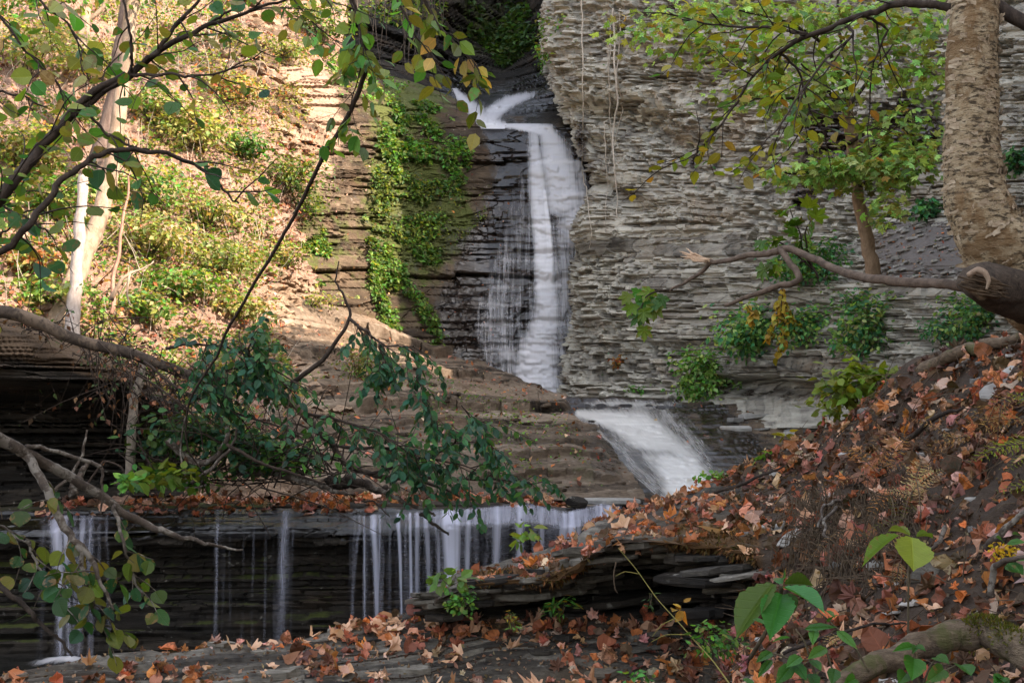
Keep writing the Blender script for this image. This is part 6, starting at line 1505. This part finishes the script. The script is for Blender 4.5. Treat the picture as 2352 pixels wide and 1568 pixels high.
for (a, b, w_) in [((870,1245),(785,1290),30),((1040,1270),(960,1320),36),((990,1320),(900,1420),44),((1010,1310),(1070,1400),36),((1190,1220),(1090,1270),36),((1100,1290),(1160,1340),32),((1240,1340),(1225,1420),40),((1090,1370),(1140,1440),40),((1250,1120),(1372,1215),30),((1060,1110),(1240,1085),26),((1120,1100),(1110,1190),30),((870,1290),(790,1380),26),((1200,1070),(1250,1010),24),((1190,1000),(1240,1030),18),((980,1160),(880,1165),14),((760,1050),(830,1070),18),((700,1400),(780,1440),18)]:
    blade(L, c3(*a), c3(*b), w_, 2.95, 2.9, sg, r)
for q in ([(1140,1440),(1100,1300),(1060,1180),(1010,1110)],[(1060,1430),(1020,1320),(940,1270),(870,1250)],[(1440,1360),(1380,1250),(1300,1150),(1150,1010)],[(1240,1430),(1220,1330),(1180,1220)]): stem(S, [(*c3(*x), 2.95) for x in q], .003, .002)
L.build('foliage', 'oval', M['leaf'], t); S.build_parts('stem', M['stem'], t)
t = thing('seedling', 'small heart-leaved seedlings in front of the rotten log', 'plant', P(*c3(1750, 1420), 3.0))
L, S = Leaves(), Tubes()
for (a, b, w_) in [((1700,1215),(1590,1225),22),((1710,1215),(1770,1225),18),((1705,1280),(1700,1400),50),((1830,1275),(1910,1300),28),((1980,1320),(2045,1370),44),((1880,1345),(1785,1415),36),((1720,1210),(1700,1240),16),((1660,1370),(1620,1420),34),((2230,1390),(2180,1430),30),((2200,1395),(2260,1425),30),((1360,1400),(1300,1430),26)]:
    blade(L, c3(*a), c3(*b), w_, 3.0, 2.95, sg, r)
for q in ([(1740,1440),(1715,1340),(1708,1240)],[(1800,1440),(1880,1360),(1960,1320)],[(1760,1430),(1800,1330),(1840,1280)]): stem(S, [(*c3(*x), 3.0) for x in q], .003, .002)
L.build('foliage', 'heart', M['leaf'], t); S.build_parts('stem', M['stem'], t)
t = thing('goldenrod', 'yellow-flowered weed with green leaves at the right edge above the bent grey stick', 'flower', P(*c3(2300, 720), 3.5))
L, S, Fl = Leaves(), Tubes(), Leaves()
for (a, b, w_) in [((2230,600),(2200,560),26),((2250,610),(2352,590),30),((2260,720),(2352,780),46),((2290,700),(2400,690),30),((2240,740),(2330,770),26),((2330,560),(2290,540),18)]: blade(L, c3(*a), c3(*b), w_, 3.5, 3.45, sg, r)
p = P(*c3(2200, 655), 3.45); Fl.add(p + r.normal(0, .014, (70, 3)), rdir(r, 70), rdir(r, 70), .012, pal(r, 70, [(.62,.42,.02),(.55,.34,.01)], .1)); p = P(*c3(2280, 645), 3.45); Fl.add(p + r.normal(0, .008, (24, 3)), rdir(r, 24), rdir(r, 24), .011, (.6,.42,.02))
stem(S, [(*c3(2320,760),3.5),(*c3(2270,690),3.5),(*c3(2200,655),3.47)], .003, .002)
L.build('foliage', 'oval', M['leaf'], t); S.build_parts('stem', M['stem'], t); Fl.build('flower', 'rhomb', M['leaf'], t)

def frond(L, S, base, tip, d0, d1, wpx, npair, cols, r, sag=.08, N=(0, -.5, .85), tmplw=.5):
    a, b = P(*base, d0), P(*tip, d1); m = (a + b) / 2 + UP * sag * np.linalg.norm(b - a)
    c = path([a, m, b], 2 * npair); S.add(c, [.0022, .001], 4); N = nrm(np.array(N, float)); w0 = wpx * d0 / FPX
    for i in range(npair):
        f = i / npair; j = min(int(f * (len(c) - 2)) + 1, len(c) - 2); tg = nrm(c[j + 1] - c[j - 1]); sd = nrm(np.cross(tg, N)); ln = w0 * (math.sin(math.pi * min(1, .18 + f * .85)) ** .7) * r.uniform(.8, 1.1)
        for s_ in (1, -1):
            dd = nrm(sd * s_ + tg * .35 + r.normal(0, .09, 3) - UP * .12)
            # each pinna: a row of small lobes
            for q in range(4):
                L.add(c[j] + dd * ln * (q * .22), nrm(dd + tg * .5 * (1 if q % 2 else -.2)), N + r.normal(0, .2, 3), ln * .42 * (1 - q * .15), pal(r, 1, cols, .15), tmplw)
def fern(label, fr, cols, seed, base):
    t = thing('fern', label, 'fern', P(*base), 'ferns on the bank'); L, S = Leaves(), Tubes(); r = np.random.default_rng(seed)
    for f in fr: frond(L, S, *f, cols, r)
    L.build('foliage', 'rhomb', M['litter'] if cols[0][0] > cols[0][1] * 1.15 else M['leaf'], t); S.build_parts('stem', M['hair'], t)
TAN = [(.42,.29,.13),(.36,.24,.11),(.48,.35,.17)]; BRN = [(.24,.12,.055),(.20,.10,.05),(.28,.15,.07)]; LIME = [(.26,.30,.02),(.22,.27,.02)]
fern('dry straw-coloured fern with a broad fan above the two-leaved plant', [(c3(1690,330), c3(1760,100), 4.6, 4.7, 42, 13), (c3(1700,300), c3(1880,170), 4.6, 4.6, 34, 12), (c3(1690,330), c3(1520,300), 4.6, 4.6, 22, 10), (c3(1720,230), c3(1750,470), 4.5, 4.3, 22, 14)], TAN, 91, (*c3(1690, 360), 4.7))
fern('dead brown fern fronds hanging behind the two-leaved plant', [(c3(1640,540), c3(1510,680), 3.9, 3.8, 22, 10), (c3(1620,720), c3(1600,870), 3.8, 3.75, 26, 11), (c3(1330,520), c3(1030,780), 4.9, 4.6, 14, 14)], [(.36,.22,.10),(.3,.18,.09)], 92, (*c3(1640, 540), 3.9))
fern('bright lime fern frond at the right edge of the bank', [(c3(2420,20), c3(2010,135), 4.2, 4.1, 34, 14), (c3(2420,90), c3(2240,190), 4.2, 4.1, 26, 10)], LIME, 93, (*c3(2420, 40), 4.2))
fern('lime fern fronds leaning over the litter at the right edge, above the flowered weed', [((2420,1010), (2240,1060), 4.4, 4.3, 40, 12), ((2420,1120), (2280,1130), 4.0, 4.0, 34, 10), ((2400,940), (2310,900), 4.6, 4.7, 34, 10)], LIME, 98, (2420, 1010, 4.4))
fern('orange-brown dead fern in the upper bank, left of the withered bracken', [((2010,1080), (1930,1020), 6.4, 6.6, 34, 11), ((2030,1070), (2090,1000), 6.4, 6.5, 34, 11), ((2060,1130), (1990,1190), 5.8, 5.6, 30, 10)], [(.42,.20,.06),(.34,.15,.05)], 99, (2030, 1080, 6.4))
fern('olive thin-leaved fern among the roots, left of the dry straw fern', [(c3(1640,460), c3(1700,290), 4.4, 4.5, 16, 10), (c3(1600,450), c3(1560,310), 4.4, 4.5, 15, 10), (c3(1640,460), c3(1330,620), 4.4, 4.3, 15, 13)], [(.16,.16,.015),(.13,.14,.015)], 94, (*c3(1640, 470), 4.4))
fern('small tan fern frond beside the big serrated leaves', [(c3(1270,1150), c3(1180,1210), 3.4, 3.35, 24, 7), (c3(1700,1280), c3(1740,1180), 3.2, 3.2, 12, 7)], TAN, 95, (*c3(1270, 1150), 3.4))
fern('reddish-brown withered bracken high on the bank at the right edge', [((2340,905), (2220,985), 5.6, 5.5, 44, 12), ((2350,960), (2200,1010), 5.4, 5.3, 40, 12), ((2180,1000), (2080,960), 6.2, 6.2, 26, 10), ((2230,1000), (2120,1040), 5.6, 5.6, 34, 11), ((2300,930), (2290,1020), 5.4, 5.3, 34, 10)], [(.36,.21,.08),(.28,.14,.05)], 96, (2340, 910, 5.6))
fern('brown withered bracken in the middle of the bank', [((2060,990), (1980,1040), 6.6, 6.5, 30, 10), ((2080,1060), (1990,1100), 6.0, 5.9, 30, 10), ((1990,1090), (1900,1130), 6.5, 6.5, 26, 10), ((2140,1080), (2060,1150), 5.6, 5.5, 32, 11)], BRN, 97, (2060, 1000, 6.6))
# silhouette bushes and seedlings
def small_plant(label, u, v, d, rx, rz, n, size, cols, seed, tmpl='oval', name='seedling', group='small plants among the near rocks', k=6):
    b = P(u, v, d); q = d / FPX
    return shrub(label, b, (rx * q, rx * q * .7, rz * q), n, size, cols, seed, group, name, 'plant', tmpl, .9, .6, .2, k=k, r0=.003)
small_plant('yellow-green bush on the skyline of the bank before the right cliff', 1975, 935, 9.2, 75, 52, 330, .085, [(.17,.22,.02),(.12,.19,.02)], 901, name='shrub')
small_plant('leggy yellow-green weed drooping beside the skyline bush', 1915, 985, 9.6, 45, 50, 110, .075, [(.17,.22,.03)], 902, name='shrub')
small_plant('light green seedling standing before the falling water', 1195, 1248, 8.9, 34, 26, 26, .085, [(.17,.28,.04),(.2,.28,.03)], 903)
small_plant('broad pale-leaved seedling on the tip of the mossy overhang', 1035, 1345, 7.55, 42, 22, 30, .085, [(.10,.20,.04),(.15,.25,.05)], 904)
small_plant('bright weed hanging at the left end of the overhang hollow', 1065, 1410, 7.4, 26, 30, 130, .035, GR, 905)
small_plant('yellow-flowered tuft in the overhang hollow', 1290, 1408, 7.6, 28, 20, 70, .055, GR + [(.5,.32,.02)], 906, tmpl='lance')
small_plant('yellow-flowered sprig among leaves on the slab', 1178, 1448, 7.3, 14, 26, 40, .04, OL + [(.5,.3,.02)], 907, tmpl='lance')
small_plant('green sprig on the brow of the bank before the cascade', 1765, 1060, 9.4, 24, 12, 18, .09, GR, 908)
small_plant('low green weed by the foot of the cascade', 1640, 1098, 9.3, 30, 8, 40, .045, GR, 909)
small_plant('yellow leaf tuft on the bank brow', 1812, 1012, 9.4, 14, 12, 8, .09, [(.2,.2,.02)], 910)
small_plant('sprawling tiny-leaved weed on the slab below the big serrated plant', 1640, 1500, 5.2, 60, 40, 150, .028, GR, 911, k=10)
small_plant('small green seedling in the leaf-strewn dark rock, lower centre', 1460, 1560, 5.2, 24, 14, 26, .03, GR, 912)
small_plant('pair of orange fallen-leaf coloured sprouts on the dark slab', 1570, 1410, 6.3, 20, 12, 8, .06, [(.5,.26,.03)], 913)
small_plant('green-leaved sprig sheltered under the right end of the overhang', 1495, 1395, 7.0, 14, 26, 14, .035, DG, 914, tmpl='lance')
small_plant('yellow-green seedling on the ledge behind the mottled branch', 400, 1120, 12.9, 60, 26, 60, .13, [(.10,.17,.02),(.15,.19,.02)], 915)
small_plant('green seedling on the ledge left of the yellow-green one', 285, 1118, 12.6, 30, 14, 22, .15, GR, 916)
st = thing('dead_stalk', 'long yellow grass stalk slanting down across the dark hollow', 'stalk', P(1680, 1580, 4.6))
S = Tubes(); c = path([(1420,1258,6.6),(1460,1305,6.4),(1510,1375,6.0),(1560,1430,5.6),(1600,1475,5.2),(1640,1520,4.9),(1690,1590,4.5)], 30); S.add(c, [.0015,.002,.003], 6)
for j, d in ((6, (-.12, 0, .02)), (14, (-.10, 0, -.05)), (18, (-.16, 0, .0))): S.add(path([c[j], c[j] + np.array(d) * .6, c[j] + np.array(d) + [0, 0, -.03]], 6), [.0025, .001], 4)
S.build('stem', bark_mat('yellow_stalk', [(.3,(.13,.11,.025)),(.7,(.24,.20,.05))], (3,3,3), 8, .002), st)

lg = thing('rotten_log', 'mossy rotten log lying across the bottom right corner', 'log', P(2150, 1490, 3.5))
S = Tubes(); c = path([(1820,1640,3.2),(1905,1590,3.25),(1980,1545,3.35),(2050,1510,3.45),(2120,1480,3.55),(2190,1458,3.6),(2260,1452,3.6),(2330,1480,3.5),(2420,1540,3.4)], 60, .004, 3); S.add(c, [.022,.026,.031,.036,.040,.044,.046], 18, .28, 12); S.build('trunk', M['rotwood'], lg)
L = Leaves(); p = c[np.random.default_rng(1).integers(38, 52, 900)] ; r = np.random.default_rng(2); o = nrm(r.normal(0, 1, (900, 3)) + [0, -.3, 1.4]); L.add(p + o * .042, o + r.normal(0, .5, (900, 3)), rdir(r, 900), .016, pal(r, 900, [(.12,.12,.012),(.09,.10,.01),(.15,.13,.02)], .2), .5); L.build('moss', 'rhomb', M['litter'], lg)
bsticks = [
 ('straight grey stick slanting up to the right edge', [(2262,1258,3.9),(2300,1222,3.85),(2340,1190,3.8),(2420,1120,3.7)], .011, 'greytwig'),
 ('bent pale grey stick like a shepherd crook at the right edge', [(2278,1372,3.3),(2280,1330,3.3),(2288,1300,3.28),(2305,1286,3.25),(2352,1278,3.2),(2420,1276,3.2)], .009, 'greytwig'),
 ('long thin twig lying over the litter below the root curtain', [(1800,1500,3.9),(1900,1462,3.95),(2000,1436,4.0),(2080,1430,4.05)], .006, 'darkbark'),
 ('dark stick on the upper bank under the skyline', [(2080,1010,6.6),(2150,960,6.3),(2210,935,6.1)], .014, 'darkbark'),
 ('grey twig on the bank above the flat stones', [(1830,1165,7.6),(1900,1148,7.3),(1960,1130,7.0)], .010, 'greytwig'),
 ('thin brown twig across the bank top', [(1700,1185,8.2),(1790,1160,7.9),(1850,1145,7.6)], .010, 'twig'),
 ('short grey stick upright in the litter', [(1780,1240,6.9),(1795,1215,6.9),(1802,1195,6.9)], .010, 'greytwig'),
 ('slim branch lying at the bank edge by the cascade', [(1640,1130,9),(1720,1105,8.9),(1800,1070,8.8)], .014, 'darkbark'),
 ('weathered root running up the skyline at the right edge', [(2120,850,7.9),(2200,815,7.5),(2290,785,7.1),(2400,760,6.8)], .045, 'rotwood'),
 ('pale peeled twig under the skyline root', [(2200,850,7.2),(2212,838,7.2),(2225,825,7.2)], .02, 'greytwig'),
 ('pale dangling rootlet on the face of the overhang', [(1415,1290,7.0),(1410,1320,7.0),(1412,1350,7.0),(1420,1362,7.0)], .004, 'hair')]
for i, (lb, q, rad, mt) in enumerate(bsticks):
    S = Tubes(); S.add(path(q, 24, rad * .3, i), [rad, rad * .85, rad * .5], 8, .15, i); tag(S.build('stick', M[mt]), lb, 'stick', 'sticks on the near bank')

def stone(label, u, v, patch_, rad, th, seed, tilt=(0, 0, 1), cat='stone', asp=.6, name='flat_stone', d=None, mat='stone'):
    r = np.random.default_rng(seed); p, N = surf(patch_, u, v) if d is None else (P(u, v, d), UP)
    z = nrm(N * .6 + np.array(tilt)); x = nrm(np.cross([0, 1, .2], z)); y = np.cross(z, x); n = 8
    a = np.sort(r.uniform(0, 6.28, n)) ; a = np.linspace(0, 6.28, n, endpoint=False) + r.normal(0, .18, n); rr = rad * r.uniform(.75, 1.15, n)
    ring = lambda s_, h: [p + x * math.cos(q) * k_ * s_ + y * math.sin(q) * k_ * asp * s_ + z * h for q, k_ in zip(a, rr)]
    V = ring(.94, -th * .5) + ring(1, -th * .2) + ring(.99, th * .5) + ring(.90, th * .72) + [p + z * th * .75, p - z * th * .55]
    F = [(q * n + i, q * n + (i + 1) % n, (q + 1) * n + (i + 1) % n, (q + 1) * n + i) for q in range(3) for i in range(n)]
    T = [(3 * n + i, 3 * n + (i + 1) % n, 4 * n) for i in range(n)] + [((i + 1) % n, i, 4 * n + 1) for i in range(n)]
    k_ = len(V); o = mesh_obj(name, np.array(V), [np.array(F), np.array(T)], M[mat], attrs={'tone': np.full(k_, r.uniform(.4, .8)), 'wet': np.zeros(k_), 'moss': np.zeros(k_), 'soil': np.zeros(k_)}, smooth=False)
    return tag(o, label, cat, 'loose flat stones')
stone('pale grey flat stone tilted above the root curtain, the larger lower one', 1815, 1235, 'RB', .085, .02, 1, (-.3, -.9, .4))
stone('pale grey flat stone just above the larger tilted one', 1795, 1210, 'RB', .075, .018, 2, (.0, -.5, .8))
stone('narrow pale stone left of the two tilted grey stones', 1745, 1210, 'RB', .06, .02, 3, (0, -.4, .9), asp=.4)
stone('greenish slate slab half buried near the right edge', 2300, 880, 'RB', .13, .03, 4, (-.3, -.7, .6))
stone('dark slate slab sticking out of the litter beside the lime frond', 2130, 1310, 'RB', .10, .02, 5, (-.4, -.5, .7), mat='near')
stone('small grey stone chip on the bank above the overhang', 1905, 1140, 'RB', .05, .015, 6, (0, -.3, .9))
stone('pale flat stone bridging the water at the right end of the ledge', 1390, 1152, 'LG', .36, .05, 7, (0, -.05, 1), asp=.5, d=15.0)
stone('dark angular stone by the pale flat stone on the ledge', 1328, 1156, 'LG', .13, .07, 8, (.3, -.5, .8), asp=.8, d=14.7, mat='dark')
stone('whitish thin stone slab on the cliff foot ledge', 1690, 982, 'CS', .30, .06, 9, (0, -.1, 1), asp=.4)
stone('grey slab leaning at the cliff foot, right of the whitish one', 1850, 975, 'CS', .35, .06, 10, (.1, -.3, 1), asp=.5)

# ---- slate chips and rubble
def rubble(patch_, poly, n, rmin, rmax, seed, mat, label):
    p, N = pick(patch_, poly, n, seed); r = np.random.default_rng(seed); u, v = proj(p); it = []
    for i in range(len(p)): s_ = r.uniform(rmin, rmax); it.append((u[i], v[i], p[i, 1], s_, s_ * r.uniform(.15, .45)))
    o = plates(it, seed, mat); o.name = 'rubble'; tag(o, label, kind='stuff')
rubble('RC', [(1990,500),(2352,500),(2352,650),(1990,650)], 260, .03, .12, 71, M['stone'], 'loose grey chips on the scree')
rubble('RB', BANK, 90, .02, .07, 72, M['stone'], 'slate chips on the right-hand bank')
rubble('CS', [(1640,935),(1950,945),(1950,1010),(1700,985)], 60, .08, .30, 73, M['stone'], 'broken shale at the foot of the right cliff')
rubble('RP', [(640,760),(900,800),(1300,930),(1450,1140),(660,1140)], 90, .04, .16, 74, M['ramp'], 'broken shale pieces on the ramp')
rubble('FS', [(0,1490),(900,1440),(1700,1450),(1700,1600),(0,1600)], 60, .03, .12, 75, M['near'], 'broken shale pieces on the foreground slab')
